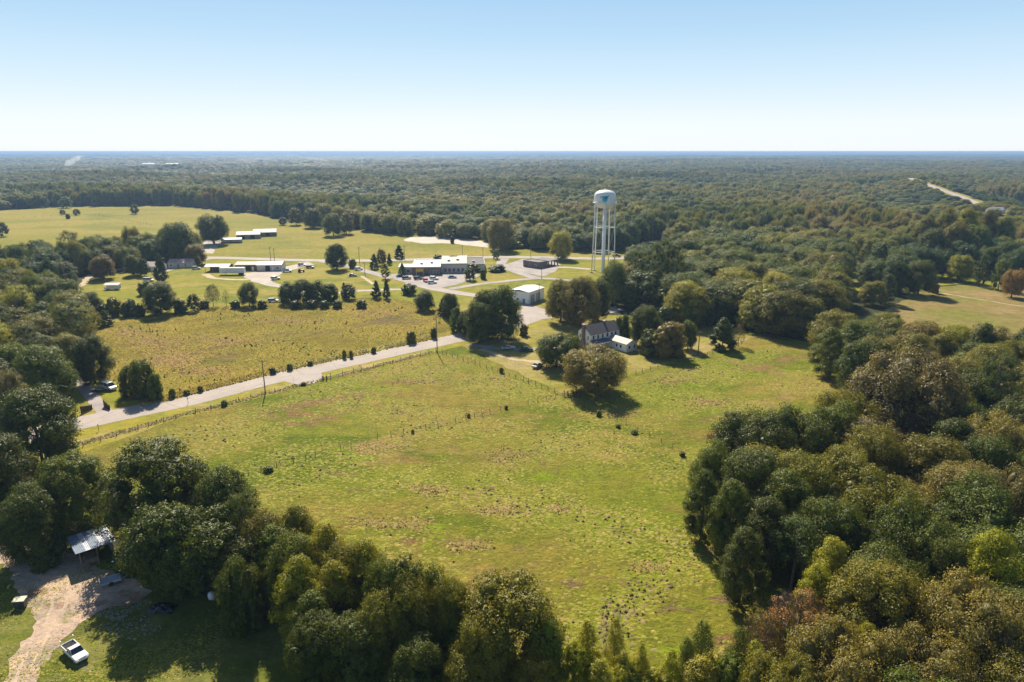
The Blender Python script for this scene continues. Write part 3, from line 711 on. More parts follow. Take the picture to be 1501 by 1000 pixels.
T(193, 535, 34, 580, 'edge', 'dark', 'dark bushy tree touching the green one by the gated drive', None, g7)
T(228, 548, 26, 586, 'bush', 'green', 'smaller bush on the road side of the bushy green tree', None, g7)
for a in [(253, 564, 11, 583), (274, 568, 11, 579), (294, 562, 8, 575), (329, 583, 10, 595), (425, 529, 10, 543), (400, 535, 11, 548), (455, 526, 8, 536), (548, 505, 9, 518), (505, 507, 7, 526), (515, 509, 6, 525),
          (603, 478, 15, 503), (636, 474, 10, 496), (735, 535, 7, 547), (605, 627, 5, 635), (742, 592, 6, 600), (687, 604, 6, 612), (393, 680, 16, 691), (445, 558, 9, 565), (878, 598, 10, 610),
          (930, 628, 12, 636), (1000, 660, 10, 669), (906, 620, 8, 627)]:
    T(a[0], a[1] + (a[3] - a[1]) * .28, a[2] * 1.1, a[3], ('bush', 'edge', 'bush', 'bush')[int(a[0]) % 4], ('dark', 'green', 'green', 'olive')[int(a[0]) % 4], None, None, 'small bushes along the field fences')

T(660, 430, 28, 466, 'oak', 'dark', 'dark tree above the bend of the road, left of the roadside oaks', None, g7)
T(670, 448, 24, 486, 'edge', 'green', 'green bush-tree at the road end of the weedy field', None, g7)
T(650, 436, 22, 462, 'cedar', 'dark', 'dark cedar at the corner of the weedy field', None, g7)
T(623, 426, 32, 455, 'oak', 'dark', 'dark round tree on the far edge of the weedy field near the parking lot', None, g7)
T(685, 455, 34, 490, 'oak', 'dark', 'dark tree under the roadside oaks at the bend', None, g7)
T(600, 416, 25, 432, 'bush', 'green', 'clipped round shrub at the parking lot entrance', None, g7)
g8 = 'hedgerow behind the weedy field'
for a in [(552, 411, 18, 437, 'cedar', 'dark', 'cedar in the hedgerow just left of the parking lot'), (567, 409, 14, 438, 'cedar', 'dark', 'taller narrow cedar in the hedgerow nearest the parking lot'),
          (512, 416, 24, 439, 'oak', 'dark', 'dark pair-end tree right of the hedgerow clump'), (505, 414, 12, 436, 'cedar', 'dark', 'thin cedar beside the lane'),
          (484, 416, 28, 442, 'edge', 'dark', 'fourth crown of the dark hedgerow clump counted from the silver car'), (466, 411, 32, 444, 'edge', 'dark', 'third crown of the dark hedgerow clump counted from the silver car'),
          (445, 410, 34, 445, 'oak', 'dark', 'second crown of the dark hedgerow clump counted from the silver car'), (424, 413, 32, 445, 'edge', 'dark', 'first crown of the dark hedgerow clump beside the silver car'),
          (366, 414, 30, 449, 'oak', 'green', 'round tree standing clear in the hedgerow left of the silver car'), (313, 416, 22, 449, 'thin', 'green', 'thin open tree in the hedgerow'),
          (332, 424, 12, 449, 'thin', 'lime', 'small sparse tree right of the thin open one'), (285, 430, 22, 456, 'oak', 'dark', 'small dark tree left of the thin open one'),
          (236, 414, 50, 460, 'oak', 'dark', 'largest dark tree of the hedgerow, below the conical tree'), (213, 413, 22, 432, 'bush', 'dark', 'shrub beside the white car under the conical tree'),
          (135, 428, 34, 462, 'oak', 'dark', 'dark tree at the left end of the hedgerow'), (168, 436, 26, 463, 'bush', 'olive', 'olive bush in the left part of the hedgerow'),
          (155, 455, 26, 478, 'cedar', 'green', 'green cedar at the corner of the weedy field and the wood'), (190, 440, 28, 463, 'bush', 'dark', 'dark bush between the olive one and the largest hedgerow tree'),
          (265, 438, 24, 459, 'bush', 'dark', 'dark bush right of the largest hedgerow tree')]:
    T(*a[:4], a[4], a[5], a[6], None, g8)
for x in (300, 345, 385, 206, 150, 433, 457, 476, 495, 530):
    T(x, 440 if x > 250 else 445, 18, 452 if x > 250 else 464, 'bush', 'dark', None, None, g8)
g9 = 'trees round the low town buildings'
for a in [(494, 357, 36, 395, 'oak', 'dark', 'round shade tree alone on the lawn left of the clinic'), (517, 379, 13, 393, 'bush', 'green', 'small tree right of the round shade tree'),
          (549, 372, 17, 394, 'cedar', 'dark', 'first of the conical evergreens left of the clinic'), (560, 364, 18, 389, 'oak', 'brown', 'brownish tree between the conical evergreens'),
          (571, 371, 10, 388, 'cedar', 'dark', 'slim evergreen right of the brownish tree'), (585, 359, 18, 379, 'cedar', 'dark', 'dark evergreen behind the clinic by the highway'),
          (565, 386, 16, 409, 'gum', 'green', 'light green tree before the clinic entrance drive'), (590, 386, 16, 404, 'cedar', 'green', 'evergreen against the clinic front'),
          (660, 375, 40, 388, 'bush', 'dark', 'low dark shrubbery behind the clinic'), (642, 373, 16, 382, 'bush', 'dark', 'small shrub behind the clinic roof'),
          (689, 391, 19, 411, 'oak', 'green', 'round green tree right of the parking lot'), (708, 394, 11, 409, 'bush', 'dark', 'dark bush right of the round green tree'),
          (694, 386, 26, 398, 'bush', 'brown', 'brownish bush behind the round green tree'), (727, 366, 12, 380, 'oak', 'blue', 'little ball-shaped tree beside the highway'),
          (728, 388, 30, 398, 'bush', 'dark', 'long dark shrub by the brown flat building'), (237, 372, 24, 413, 'cedar', 'dark', 'dark conical tree before the farmhouse in the trees'),
          (197, 374, 28, 404, 'oak', 'green', 'round green tree left of the dark conical one'), (212, 378, 18, 405, 'oak', 'dark', 'dark tree between the round green and the conical one'),
          (153, 374, 38, 409, 'oak', 'brown', 'brown-green tree shading the lawn above the white box trailer'), (314, 314, 46, 358, 'wide', 'dark', 'big spreading oak over the farm buildings'),
          (264, 326, 54, 384, 'oak', 'dark', 'large dark oak left of the farm buildings'), (288, 358, 34, 388, 'oak', 'brown', 'brownish oak behind the white semi-trailer'),
          (262, 348, 26, 386, 'oak', 'olive', 'olive oak in front of the large dark one'), (106, 338, 30, 385, 'pine', 'olive', 'yellowish pine standing above the left wood against the hay field'),
          (415, 318, 14, 330, 'oak', 'dark', 'small dark tree at the far corner of the farm field'), (489, 313, 32, 346, 'oak', 'green', 'round tree before the far wood at the field edge'),
          (508, 312, 24, 343, 'oak', 'tan', 'tan tree right of the round one at the far field edge'), (460, 305, 30, 334, 'oak', 'dark', 'dark tree at the back of the farm field'),
          (434, 304, 22, 330, 'oak', 'olive', 'olive tree at the back corner of the farm field'), (198, 299, 14, 314, 'oak', 'dark', 'single dark tree on the hay pasture'),
          (113, 306, 11, 316, 'oak', 'dark', 'right one of the small trees on the far hay pasture'), (92, 307, 9, 315, 'oak', 'dark', 'left one of the small trees on the far hay pasture'),
          (100, 313, 7, 321, 'bush', 'dark', 'lowest of the small trees on the far hay pasture'), (97, 288, 20, 305, 'oak', 'green', 'round tree before the far left wood'),
          (733, 320, 44, 367, 'oak', 'tan', 'tall tan oak jutting from the wood right of the bare strip'), (663, 346, 7, 357, 'bush', 'dark', 'tiny dark tree on the bare pale strip'),
          (757, 353, 24, 364, 'bush', 'lime', 'low yellow-green shrub in front of the wood'), (5, 325, 18, 347, 'oak', 'dark', 'dark tree on the left edge below the hay field')]:
    T(*a[:4], a[4], a[5], a[6], None, g9)
g10 = 'trees round the dry field'
for a in [(1482, 394, 32, 436, 'wide', 'orange', 'golden-brown tree on the right edge of the dry field'), (1404, 374, 38, 412, 'oak', 'lime', 'pale green tree behind the dry field'),
          (1345, 381, 48, 432, 'oak', 'dark', 'dark tree throwing a long shadow on the dry field'), (1309, 381, 38, 430, 'oak', 'blue', 'bluish tree left of the dark one on the dry field'),
          (1278, 412, 40, 448, 'oak', 'olive', 'olive tree at the left end of the dry field'), (1298, 402, 30, 445, 'gum', 'dark', 'dark upright tree at the left end of the dry field'),
          (1280, 377, 36, 408, 'oak', 'dark', 'dark tree at the far end of the lawn strip'), (1435, 372, 22, 420, 'gum', 'green', 'upright tree with a pale stem behind the dry field'),
          (1463, 378, 26, 425, 'oak', 'green', 'green tree left of the golden-brown one'), (1370, 415, 14, 430, 'bush', 'brown', 'small brownish bush on the edge of the dry field'),
          (1238, 362, 16, 378, 'wide', 'dark', 'small umbrella-shaped tree at the top of the lawn strip'), (110, 446, 62, 505, 'oak', 'yellow', 'bright yellow-green tree at the edge of the left wood'),
          (70, 508, 86, 590, 'oak', 'green', 'large round green tree left of the gated drive'), (140, 492, 58, 562, 'oak', 'dark', 'dark tree over the end of the gated drive'),
          (25, 505, 70, 580, 'oak', 'green', 'green tree left of the large round one near the left edge'), (100, 490, 60, 545, 'oak', 'olive', 'olive tree behind the end of the gated drive'),
          (60, 465, 80, 535, 'oak', 'olive', 'olive oak below the bright trees of the left wood'), (20, 380, 45, 440, 'oak', 'yellow', 'yellowish tree in the left wood near the edge'),
          (88, 412, 44, 452, 'oak', 'dark', 'dark rounded tree beside the track in the left wood'), (98, 384, 36, 425, 'pine', 'blue', 'bluish pine beside the track in the left wood')]:
    T(*a[:4], a[4], a[5], a[6], None, g10)

for a in [(1350, 318, 44, 380, 'gum', 'olive', 'leftmost crown of the tall stand behind the grove lawn'), (1378, 306, 46, 382, 'gum', 'olive', 'highest crown of the tall stand behind the grove lawn'),
          (1408, 305, 44, 382, 'gum', 'lime', 'bright crown in the middle of the tall stand behind the grove lawn'), (1438, 308, 42, 381, 'gum', 'olive', 'olive crown right of the bright one in the tall stand'),
          (1464, 318, 40, 382, 'gum', 'green', 'right end crown of the tall stand behind the grove lawn'), (1392, 325, 44, 388, 'oak', 'olive', 'lower front crown of the tall stand behind the grove lawn'),
          (1425, 330, 44, 390, 'oak', 'green', 'lower green crown before the right half of the tall stand'), (1362, 335, 44, 390, 'oak', 'dark', 'lower dark crown before the left half of the tall stand')]:
    T(*a[:4], a[4], a[5], a[6], None, 'tall stand beyond the grove lawn')

# --- fill the woods: real spacing on the ground inside these outlines
def inside(px, py, poly):
    c = False; j = len(poly) - 1
    for i in range(len(poly)):
        if (poly[i][1] > py) != (poly[j][1] > py) and px < (poly[j][0] - poly[i][0]) * (py - poly[i][1]) / (poly[j][1] - poly[i][1]) + poly[i][0]: c = not c
        j = i
    return c
WOODS = [
    ('right-hand wood', 10.5, [(1240, 545), (1278, 600), (1235, 655), (1085, 705), (1062, 760), (1085, 815), (1150, 880), (1170, 960), (1060, 1060), (1050, 1180), (1500, 1180), (1750, 900), (1700, 560), (1501, 540), (1400, 525), (1300, 514), (1245, 514)],
     ['dark', 'olive', 'olive', 'green', 'dark', 'tan', 'grey'], ['oak', 'wide', 'oak', 'gum']),
    ('wood beyond the farmhouse', 14, [(985, 455), (1012, 486), (1085, 484), (1165, 504), (1188, 498), (1212, 475), (1236, 448), (1234, 395), (1215, 365), (1165, 352), (1060, 352), (1000, 372), (925, 402), (900, 420), (885, 445), (925, 448)],
     ['dark', 'olive', 'green', 'dark', 'yellow', 'olive', 'tan'], ['oak', 'oak', 'wide', 'edge']),
    ('wood on the left', 10.5, [(-250, 640), (0, 600), (55, 590), (92, 560), (108, 552), (118, 530), (122, 505), (118, 478), (106, 462), (90, 455), (88, 438), (100, 415), (120, 402), (180, 398), (222, 392), (285, 372), (282, 366), (200, 374), (100, 390), (0, 392), (-300, 400)],
     ['dark', 'green', 'olive', 'dark', 'green', 'yellow', 'blue'], ['oak', 'oak', 'edge', 'pine']),
    ('country behind the lawn strip', 11, [(1165, 350), (1238, 362), (1262, 380), (1400, 376), (1400, 360), (1262, 352), (1240, 344), (1205, 346)], ['dark', 'green', 'olive'], ['oak', 'edge']),
    ('grove by the dry field', 12, [(1264, 425), (1268, 380), (1400, 378), (1501, 380), (1700, 385), (1700, 425), (1501, 412), (1420, 404), (1322, 414), (1280, 420)],
     ['dark', 'green', 'olive', 'brown'], ['oak', 'gum']),
]
line_x = [-2000, -300, 0, 100, 190, 260, 340, 412, 445, 510, 560, 700, 740, 800, 870, 925, 960, 1000, 1240, 1700, 3500]
line_y = [330, 317, 309, 303, 302, 302, 309, 320, 326, 335, 343, 351, 365, 368, 372, 374, 362, 366, 357, 380, 420]
CLEAR = [[(1195, 349), (1212, 329), (1238, 327), (1240, 347), (1225, 366)], [(925, 362), (940, 352), (975, 350), (985, 360), (970, 370)]]
NOTREE = [(G(865, 500), 14), (G(170, 425), 8)]
placed = {}
def clash(x, y, rad):
    cx, cc = int(x // 12), int(y // 12)
    for i in (-1, 0, 1):
        for j in (-1, 0, 1):
            for (a, b, r_) in placed.get((cx + i, cc + j), ()):
                if (a - x) ** 2 + (b - y) ** 2 < (r_ * .5 + rad * .5) ** 2: return True
    return False
def put(x, y, rad): placed.setdefault((int(x // 12), int(y // 12)), []).append((x, y, rad))
for t in TREES: put(t[0], t[1], t[2] * .5)
n_hand = len(TREES); rr = random.Random(11)
for wname, sp, poly, cols, kinds in WOODS:
    GP = [G(*p) for p in poly]; xs = [p[0] for p in GP]; ys = [p[1] for p in GP]
    y = min(ys)
    while y < max(ys):
        x = min(xs)
        while x < max(xs):
            X, Y = x + rr.uniform(-.38, .38) * sp, y + rr.uniform(-.38, .38) * sp; x += sp
            if Y < 40 or not inside(X, Y, GP): continue
            w = sp * rr.uniform(1.05, 1.6); h = rr.uniform(12.5, 17.5) * (1 if Y > 110 else .9)
            if clash(X, Y, sp * .42): continue
            k = rr.choice(kinds); c = rr.choice(cols)
            if k == 'pine': w *= .75; h *= 1.15
            if k == 'gum': w *= .85
            put(X, Y, w * .5); TREES.append([X, Y, w, h, k, c, None, wname])
        y += sp * .92

# which stand out: hand-placed ones first, then those that show largest
def shown(t):
    u, v, f = proj(t[0], t[1], t[3] * .6)
    if not (-60 < u < 1561 and -80 < v < 1080) or f < 5: return 0
    return t[2] * t[3] / (f * f)
auto = sorted(range(n_hand, len(TREES)), key=lambda i: -shown(TREES[i]))
MAXT = 295
n_tree_hand = sum(1 for t in TREES[:n_hand] if t[4] != 'bush')
auto_in = [i for i in auto if shown(TREES[i]) > 0][:MAXT - n_tree_hand]; chosen = list(range(n_hand)) + auto_in
rest = [i for i in range(n_hand, len(TREES)) if i not in set(auto_in)]

LAND = [('the white farmhouse', G(865, 502)), ('the water tower', G(883, 397)), ('the tin-roofed shed', G(122, 830)), ('the rust-coloured tree', TREES[[t[5] for t in TREES].index('rust')][:2]),
        ('the huge grey-brown oak', TREES[[i for i, t in enumerate(TREES) if t[6] and t[6].startswith('huge grey-brown')][0]][:2]), ('the white warehouse', G(775, 440)),
        ('the gated drive', G(130, 580)), ('the white box trailer', G(163, 425)), ('the cone-shaped light tree', TREES[[i for i, t in enumerate(TREES) if t[6] and t[6].startswith('light green cone')][0]][:2]),
        ('the roadside oaks', G(735, 495)), ('the dry field', G(1420, 445)), ('the dark spreading oak', TREES[[i for i, t in enumerate(TREES) if t[6] and t[6].startswith('dark spreading oak topping')][0]][:2]),
        ('the dark conical tree', G(1058, 512)), ('the pasture gate', G(825, 578)), ('the driveway apron', G(445, 562))]
ORD = ['', 'second ', 'third ', 'fourth ', 'fifth ', 'sixth ', 'seventh ', 'eighth ', 'ninth ', 'tenth ', 'eleventh ', 'twelfth ', 'thirteenth ', 'fourteenth ', 'fifteenth ', 'sixteenth ']
KW = {'high': 'tree', 'young': 'young tree', 'oak': 'tree', 'wide': 'spreading tree', 'gum': 'upright tree', 'pine': 'pine', 'cedar': 'cedar', 'thin': 'sparse tree', 'bush': 'bush', 'edge': 'leafy tree'}
used = {}
def auto_labels():
    rows = []
    for i in chosen:
        t = TREES[i]
        if t[6]: continue
        L = min(LAND, key=lambda q: math.hypot(q[1][0] - t[0], q[1][1] - t[1])); dx, dy = t[0] - L[1][0], t[1] - L[1][1]
        a = math.degrees(math.atan2(dx, dy)) % 360
        sec = ['behind', 'behind and right of', 'right of', 'in front and right of', 'in front of', 'in front and left of', 'left of', 'behind and left of'][int((a + 22.5) // 45) % 8]
        rows.append((L[0], sec, t[5], t[4], math.hypot(dx, dy), i))
    cnt = {}
    for lm, sec, c, k, d, i in sorted(rows, key=lambda q: q[4]):
        key = (lm, sec, c, k); n = cnt.get(key, 0); cnt[key] = n + 1
        TREES[i][6] = f"{WORD[c]} {KW[k]}, {ORD[min(n, 15)]}closest {sec} {lm}".replace('closest', 'nearest' if n == 0 else 'closest')
auto_labels()

midobj = {}
def make_tree(t, rnd):
    X, Y, w, h, kind, c, label, group = t
    px = w * FPX / proj(X, Y, h * .6)[2]
    res = 'hi' if px > 26 else 'mid'
    meshes = CR[kind][res]; cm = meshes[rnd.randrange(len(meshes))]
    dist = math.hypot(X, Y)
    rz = rnd.uniform(0, 6.28); base = COL[c]; v = rnd.uniform(.86, 1.14); g = rnd.uniform(.95, 1.06)
    colr = (base[0] * v, base[1] * v * g, base[2] * v, 1)
    small = px < 14 or kind == 'bush'
    if small and kind == 'bush':
        o = link(NAME[kind], cm); o.location = (X, Y, 0); o.rotation_euler = (0, 0, rz); o.scale = (w, w, h * 1.02); o.color = colr
        tag(o, label, 'bush', group); return o
    o = empty(NAME[kind], (X, Y, 0), rz)
    tag(o, label, 'tree', group)
    cr = link('crown', cm, o); cr.scale = (w, w, h); cr.color = colr
    if cm.name not in midobj: midobj[cm.name] = cr
    tm = TR[kind]
    if tm:
        tr = link('trunk', tm, o); tr.scale = (max(w, h * .55),) * 2 + (h,)
    if kind == 'thin':
        tw = link('twigs', TWIG, o); tw.scale = (w * 1.05, w * 1.05, h)
    return o
rt = random.Random(3)
for i in chosen: make_tree(TREES[i], rt)

# --- the far-off wood: one mass, thinning in detail with distance; it repeats crowns that stand in the scene
def forest():
    pts = []
    r = np.random.default_rng(21)
    for i in rest:
        t = TREES[i]; pts.append((t[0], t[1], t[2], t[3], 1 if t[4] in ('pine',) else 0, 0))
    d = 330.0
    while d < 21000:
        s = max(12.0, d / 135) if d < 3000 else d / 135 + (d - 3000) / 300
        n = int(1.95 * d / s)
        for k in range(n):
            th = -.975 + 1.95 * (k + r.uniform(-.45, .45)) / n; q = d + r.uniform(-.5, .5) * s
            x, y = q * math.sin(th), q * math.cos(th)
            if y < 250: continue
            u, v, f = proj(x, y)
            if v > np.interp(u, line_x, line_y) - .3: continue
            if any(inside(u, v, c) for c in CLEAR): continue
            low = 1.0; lift = 0.0
            if x > 200 and 400 < y < 1800:
                q, hz_ = hw_dist(x, y)
                if q < 14: continue
                if q < 88: low = .42 if q < 60 else .6; lift = (hz_ + 8) * (1 - (q - 10) / 80) - 8
            skip = False
            for a, b, A_, B_, z_ in rise_xy:
                e = max(abs(x - a) - A_, abs(y - b) - 2.2 * B_)
                if e < 4: skip = True
                elif e < 80: lift = max(lift, (z_ + 8) * (1 - e / 90) - 8); low = .55
            if skip: continue
            patch = math.sin(x / 97 + 1.7 * math.sin(y / 140)) + math.sin(y / 83 + x / 190)
            w = s * r.uniform(.85, 1.7)
            h = (r.uniform(10.5, 18) + patch * 2.4) * low
            if d > 900 and r.uniform() < .04 + .04 * (patch < -1.2): continue
            pine = 1 if (patch > .9 or r.uniform() < .12) and s < 18 else 0
            if pine: w *= .8; h *= 1.08
            pts.append((x, y, w, h, pine, lift))
        d += s * .95
    P = np.array(pts); n = len(P); print('forest trees', n)
    me = bpy.data.meshes.new('far_wood'); me.vertices.add(n)
    Z = relief(P[:, 0], P[:, 1]) + P[:, 5]; me.vertices.foreach_set('co', np.stack([P[:, 0], P[:, 1], Z - .3], 1).astype(np.float32).ravel())
    sc = me.attributes.new('scl', 'FLOAT_VECTOR', 'POINT'); sc.data.foreach_set('vector', np.stack([P[:, 2], P[:, 2], P[:, 3]], 1).astype(np.float32).ravel())
    rot = me.attributes.new('rot', 'FLOAT_VECTOR', 'POINT'); rv = np.zeros((n, 3)); rv[:, 2] = r.uniform(0, 6.28, n); rot.data.foreach_set('vector', rv.astype(np.float32).ravel())
    srcs = []
    for kind in ('edge', 'oak', 'wide'):
        for m_ in CR[kind]['hi']:
            if m_.name in midobj: srcs.append((kind, midobj[m_.name]))
    srcs = [s for s in srcs if s[0] != 'pine'] + [s for s in srcs if s[0] == 'pine']
    npine = sum(1 for s in srcs if s[0] == 'pine'); nb = len(srcs) - npine; print('sources', [s[0] for s in srcs])
    pick = np.where((P[:, 4] > 0) & (npine > 0), nb + r.integers(0, max(npine, 1), n), r.integers(0, nb, n))
    pk = me.attributes.new('pick', 'INT', 'POINT'); pk.data.foreach_set('value', pick.astype(np.int32))
    o = link('far_wood', me); tag(o, 'mixed woodland stretching to the horizon behind the fields and the water tower', 'woodland', kind='stuff')
    ng = bpy.data.node_groups.new('scatter_wood', 'GeometryNodeTree')
    ng.interface.new_socket('Geometry', in_out='INPUT', socket_type='NodeSocketGeometry'); ng.interface.new_socket('Geometry', in_out='OUTPUT', socket_type='NodeSocketGeometry')
    N, Lk = ng.nodes, ng.links; gi = N.new('NodeGroupInput'); go = N.new('NodeGroupOutput')
    iop = N.new('GeometryNodeInstanceOnPoints'); iop.inputs['Pick Instance'].default_value = True
    jn = N.new('GeometryNodeJoinGeometry')
    for kind, ob in reversed(srcs):
        oi = N.new('GeometryNodeObjectInfo'); oi.transform_space = 'ORIGINAL'; oi.inputs['Object'].default_value = ob
        sm = N.new('GeometryNodeSetMaterial'); sm.inputs['Material'].default_value = M['leaf_far']
        gti = N.new('GeometryNodeGeometryToInstance')
        Lk.new(oi.outputs['Geometry'], sm.inputs['Geometry']); Lk.new(sm.outputs[0], gti.inputs[0]); Lk.new(gti.outputs[0], jn.inputs[0])
    def attr(nm, ty):
        a = N.new('GeometryNodeInputNamedAttribute'); a.data_type = ty; a.inputs['Name'].default_value = nm
        return [q for q in a.outputs if q.name == 'Attribute' and q.enabled][0]
    Lk.new(gi.outputs[0], iop.inputs['Points']); Lk.new(jn.outputs[0], iop.inputs['Instance'])
    Lk.new(attr('pick', 'INT'), iop.inputs['Instance Index']); Lk.new(attr('rot', 'FLOAT_VECTOR'), iop.inputs['Rotation']); Lk.new(attr('scl', 'FLOAT_VECTOR'), iop.inputs['Scale'])
    Lk.new(iop.outputs[0], go.inputs[0])
    md = o.modifiers.new('scatter', 'NODES'); md.node_group = ng
forest()

# --- grass tussocks and weeds: real relief on the fields
def tufts(name, polys, n, size, hgt, mat, label, cat, seed, clump=0.0, avoid=()):
    r = np.random.default_rng(seed); out = []
    for poly, share in polys:
        GP = np.array([G(*p) for p in poly]); x0, y0 = GP.min(0); x1, y1 = GP.max(0); want = int(n * share); got = 0
        poly_l = [tuple(p) for p in GP]
        tries = 0
        while got < want and tries < 40:
            tries += 1
            m_ = want * 2; X = r.uniform(x0, x1, m_); Y = y0 + (y1 - y0) * r.uniform(0, 1, m_) ** 1.15
            c = np.zeros(m_, bool); j = len(GP) - 1
            for i in range(len(GP)):
                yi, yj, xi, xj = GP[i, 1], GP[j, 1], GP[i, 0], GP[j, 0]
                cond = ((yi > Y) != (yj > Y)) & (X < (xj - xi) * (Y - yi) / (yj - yi + 1e-12) + xi); c ^= cond; j = i
            f = np.sin(X / 7.3 + 2 * np.sin(Y / 9.1)) + np.sin(Y / 5.7 + X / 13) + .7 * np.sin(X / 2.9 - Y / 3.7)
            c &= (f + r.normal(size=m_) * .8) > clump
            sel = np.where(c)[0][:want - got]; out.append(np.stack([X[sel], Y[sel]], 1)); got += len(sel)
    P = np.concatenate(out); k = len(P)
    s = size * r.uniform(.5, 1.6, k); h = hgt * r.uniform(.4, 1.5, k); a = r.uniform(0, 6.28, k)
    ring = 5; V = np.zeros((k, ring + 1, 3))
    for q in range(ring):
        t = a + 2 * math.pi * q / ring; e = s * r.uniform(.7, 1.2, k)
        V[:, q, 0] = P[:, 0] + e * np.cos(t) * 1.25; V[:, q, 1] = P[:, 1] + e * np.sin(t) * .85; V[:, q, 2] = 0.015
    V[:, ring, 0] = P[:, 0] + r.normal(size=k) * s * .3; V[:, ring, 1] = P[:, 1] + r.normal(size=k) * s * .3; V[:, ring, 2] = h + .03
    F = np.array([(q, (q + 1) % ring, ring) for q in range(ring)])
    F = (F[None] + (np.arange(k) * (ring + 1))[:, None, None]).reshape(-1, 3)
    o = link(name, np_mesh(name, V.reshape(-1, 3), F, M[mat], 3)); tag(o, label, cat, kind='stuff')
LOWER = [(110, 662), (400, 580), (640, 520), (700, 520), (825, 582), (1000, 540), (1130, 505), (1190, 530), (1230, 590), (1180, 650), (1060, 720), (1050, 790), (1110, 880), (1100, 1010), (700, 1010), (480, 930), (340, 870), (200, 790)]
tufts('pasture_tussocks', [(LOWER, 1.0)], 42000, .24, .085, 'tuft', 'low rough grass tussocks all over the pasture', 'grass', 5, -.2)
tufts('rank_tussocks', [(LOWER, .8), ([(880, 850), (1060, 850), (1110, 900), (1080, 980), (880, 960)], .2)], 1300, .30, .30, 'rank', 'taller clumps of rank grass dotted over the pasture', 'grass', 6, 1.5)
tufts('field_weeds', [(BRUSH, 1.0)], 62000, .30, .17, 'weeds', 'yellow and brown weeds filling the field behind the road', 'weeds', 8, -.4)
tufts('fence_weeds', [([(238, 590), (400, 549), (640, 497), (640, 491), (400, 541), (238, 581)], 1.0)], 3200, .25, .45, 'weeds', 'tall dry weeds along the far side of the road', 'weeds', 9, -1.5)
tufts('verge_weeds', [([(110, 657), (260, 613), (400, 578), (640, 516), (640, 513), (400, 573), (260, 608), (110, 650)], 1.0)], 1400, .22, .28, 'rank', 'dry weeds under the pasture fence by the road', 'weeds', 12, -1.5)
def blob(x, y, a, b): return [(x + a * math.cos(t * .7854 + x) * (1 + .25 * math.sin(3 * t + y)), y + b * math.sin(t * .7854 + x) * (1 + .25 * math.sin(3 * t + y))) for t in range(8)]
DRY = [(632, 718, 30, 7), (732, 748, 32, 8), (735, 668, 36, 11), (598, 768, 34, 8), (945, 832, 26, 6), (560, 655, 44, 5), (905, 606, 30, 6), (690, 800, 30, 6), (545, 765, 24, 6), (820, 745, 24, 5), (985, 560, 40, 8), (1040, 590, 40, 8), (620, 560, 50, 5)]
tufts('dry_grass_patches', [(blob(q[0], q[1], q[2] * k_, q[3] * k_), q[2] * q[3] / 3200 * w_) for q in DRY for k_, w_ in ((.5, .35), (1, .4), (1.7, .35))], 4200, .24, .20, 'dry_tuft', 'patches of taller rust-brown dry grass in the pasture', 'grass', 14, -1)
BROWN = [(225, 502, 55, 14), (250, 528, 60, 12), (190, 488, 30, 8), (300, 545, 45, 8), (420, 470, 60, 6), (560, 460, 50, 5), (340, 500, 60, 7)]
tufts('brown_weeds', [(blob(q[0], q[1], q[2] * k_, q[3] * k_), q[2] * q[3] / 4000 * w_) for q in BROWN for k_, w_ in ((.5, .3), (1, .4), (1.6, .3))], 6500, .34, .26, 'brown_weed', 'russet weeds in patches of the field beyond the road', 'weeds', 18, -1)
tufts('field_seedlings', [(BRUSH, 1.0)], 330, .28, .7, 'seedling', 'scattered dark seedlings and low shrubs in the weedy field', 'shrub seedlings', 15, .9)
tufts('yard_tufts', [([(-20, 800), (60, 785), (150, 820), (240, 865), (320, 900), (360, 990), (60, 1010), (-20, 1010)], 1.0)], 5200, .13, .10, 'tuft', 'ragged grass tufts over the shaded yard and the dirt edge', 'grass', 16, .6)
tufts('yard_stones', [(blob(160, 888, 55, 20), .6), (blob(195, 920, 50, 16), .25), (blob(60, 880, 30, 30), .15)], 900, .10, .10, 'stone', 'loose pale stones and rubble on the dirt yard', 'rubble', 17, -1)

# ------------------------------------------------------------------ structures and things
M['white_paint'] = plain('white_steel_paint', (.78, .78, .77), .4, var=.06, scale=.4)
M['white_wall'] = plain('white_siding', (.88, .88, .87), .7, var=.08)
M['cream_wall'] = plain('cream_wall', (.60, .54, .45), .8, var=.12)
M['brick'] = plain('brown_brick', (.23, .155, .125), .9, var=.3, scale=3)
M['brick_old'] = plain('old_brick', (.25, .18, .15), .9, var=.3, scale=3)
M['brick_red'] = plain('red_brick', (.30, .15, .11), .9, var=.3, scale=3)
M['grey_roof'] = plain('grey_shingle_roof', (.115, .105, .10), .85, var=.3, scale=2)
M['rust_roof'] = plain('rusty_tin_roof', (.40, .29, .25), .6, var=.3, scale=.8)
M['tin'] = plain('galvanised_tin', (.40, .42, .46), .6, .1, var=.35, scale=.7)
M['white_roof'] = plain('white_membrane_roof', (.56, .54, .51), .6, var=.12, scale=.2)
M['tan_roof'] = plain('tan_roof', (.42, .36, .30), .7, var=.15, scale=.3)
M['dark_roof'] = plain('dark_flat_roof', (.15, .135, .13), .8, var=.25, scale=.4)
M['glass'] = plain('window_glass', (.03, .04, .05), .08, var=.1, spec=.8)
M['dark'] = plain('dark_opening', (.03, .03, .03), .9)
M['rubber'] = plain('tyre_rubber', (.025, .025, .025), .85)
M['rim'] = plain('wheel_rim', (.45, .45, .45), .35, .6)
M['wood'] = plain('weathered_wood', (.23, .175, .125), .9, var=.4, scale=2)
M['wood_dark'] = plain('dark_fence_wood', (.12, .065, .045), .9, var=.35, scale=2)
M['wood_grey'] = plain('grey_weathered_wood', (.27, .24, .20), .9, var=.4, scale=2)
M['wire'] = plain('fence_wire', (.20, .19, .18), .5, .6)
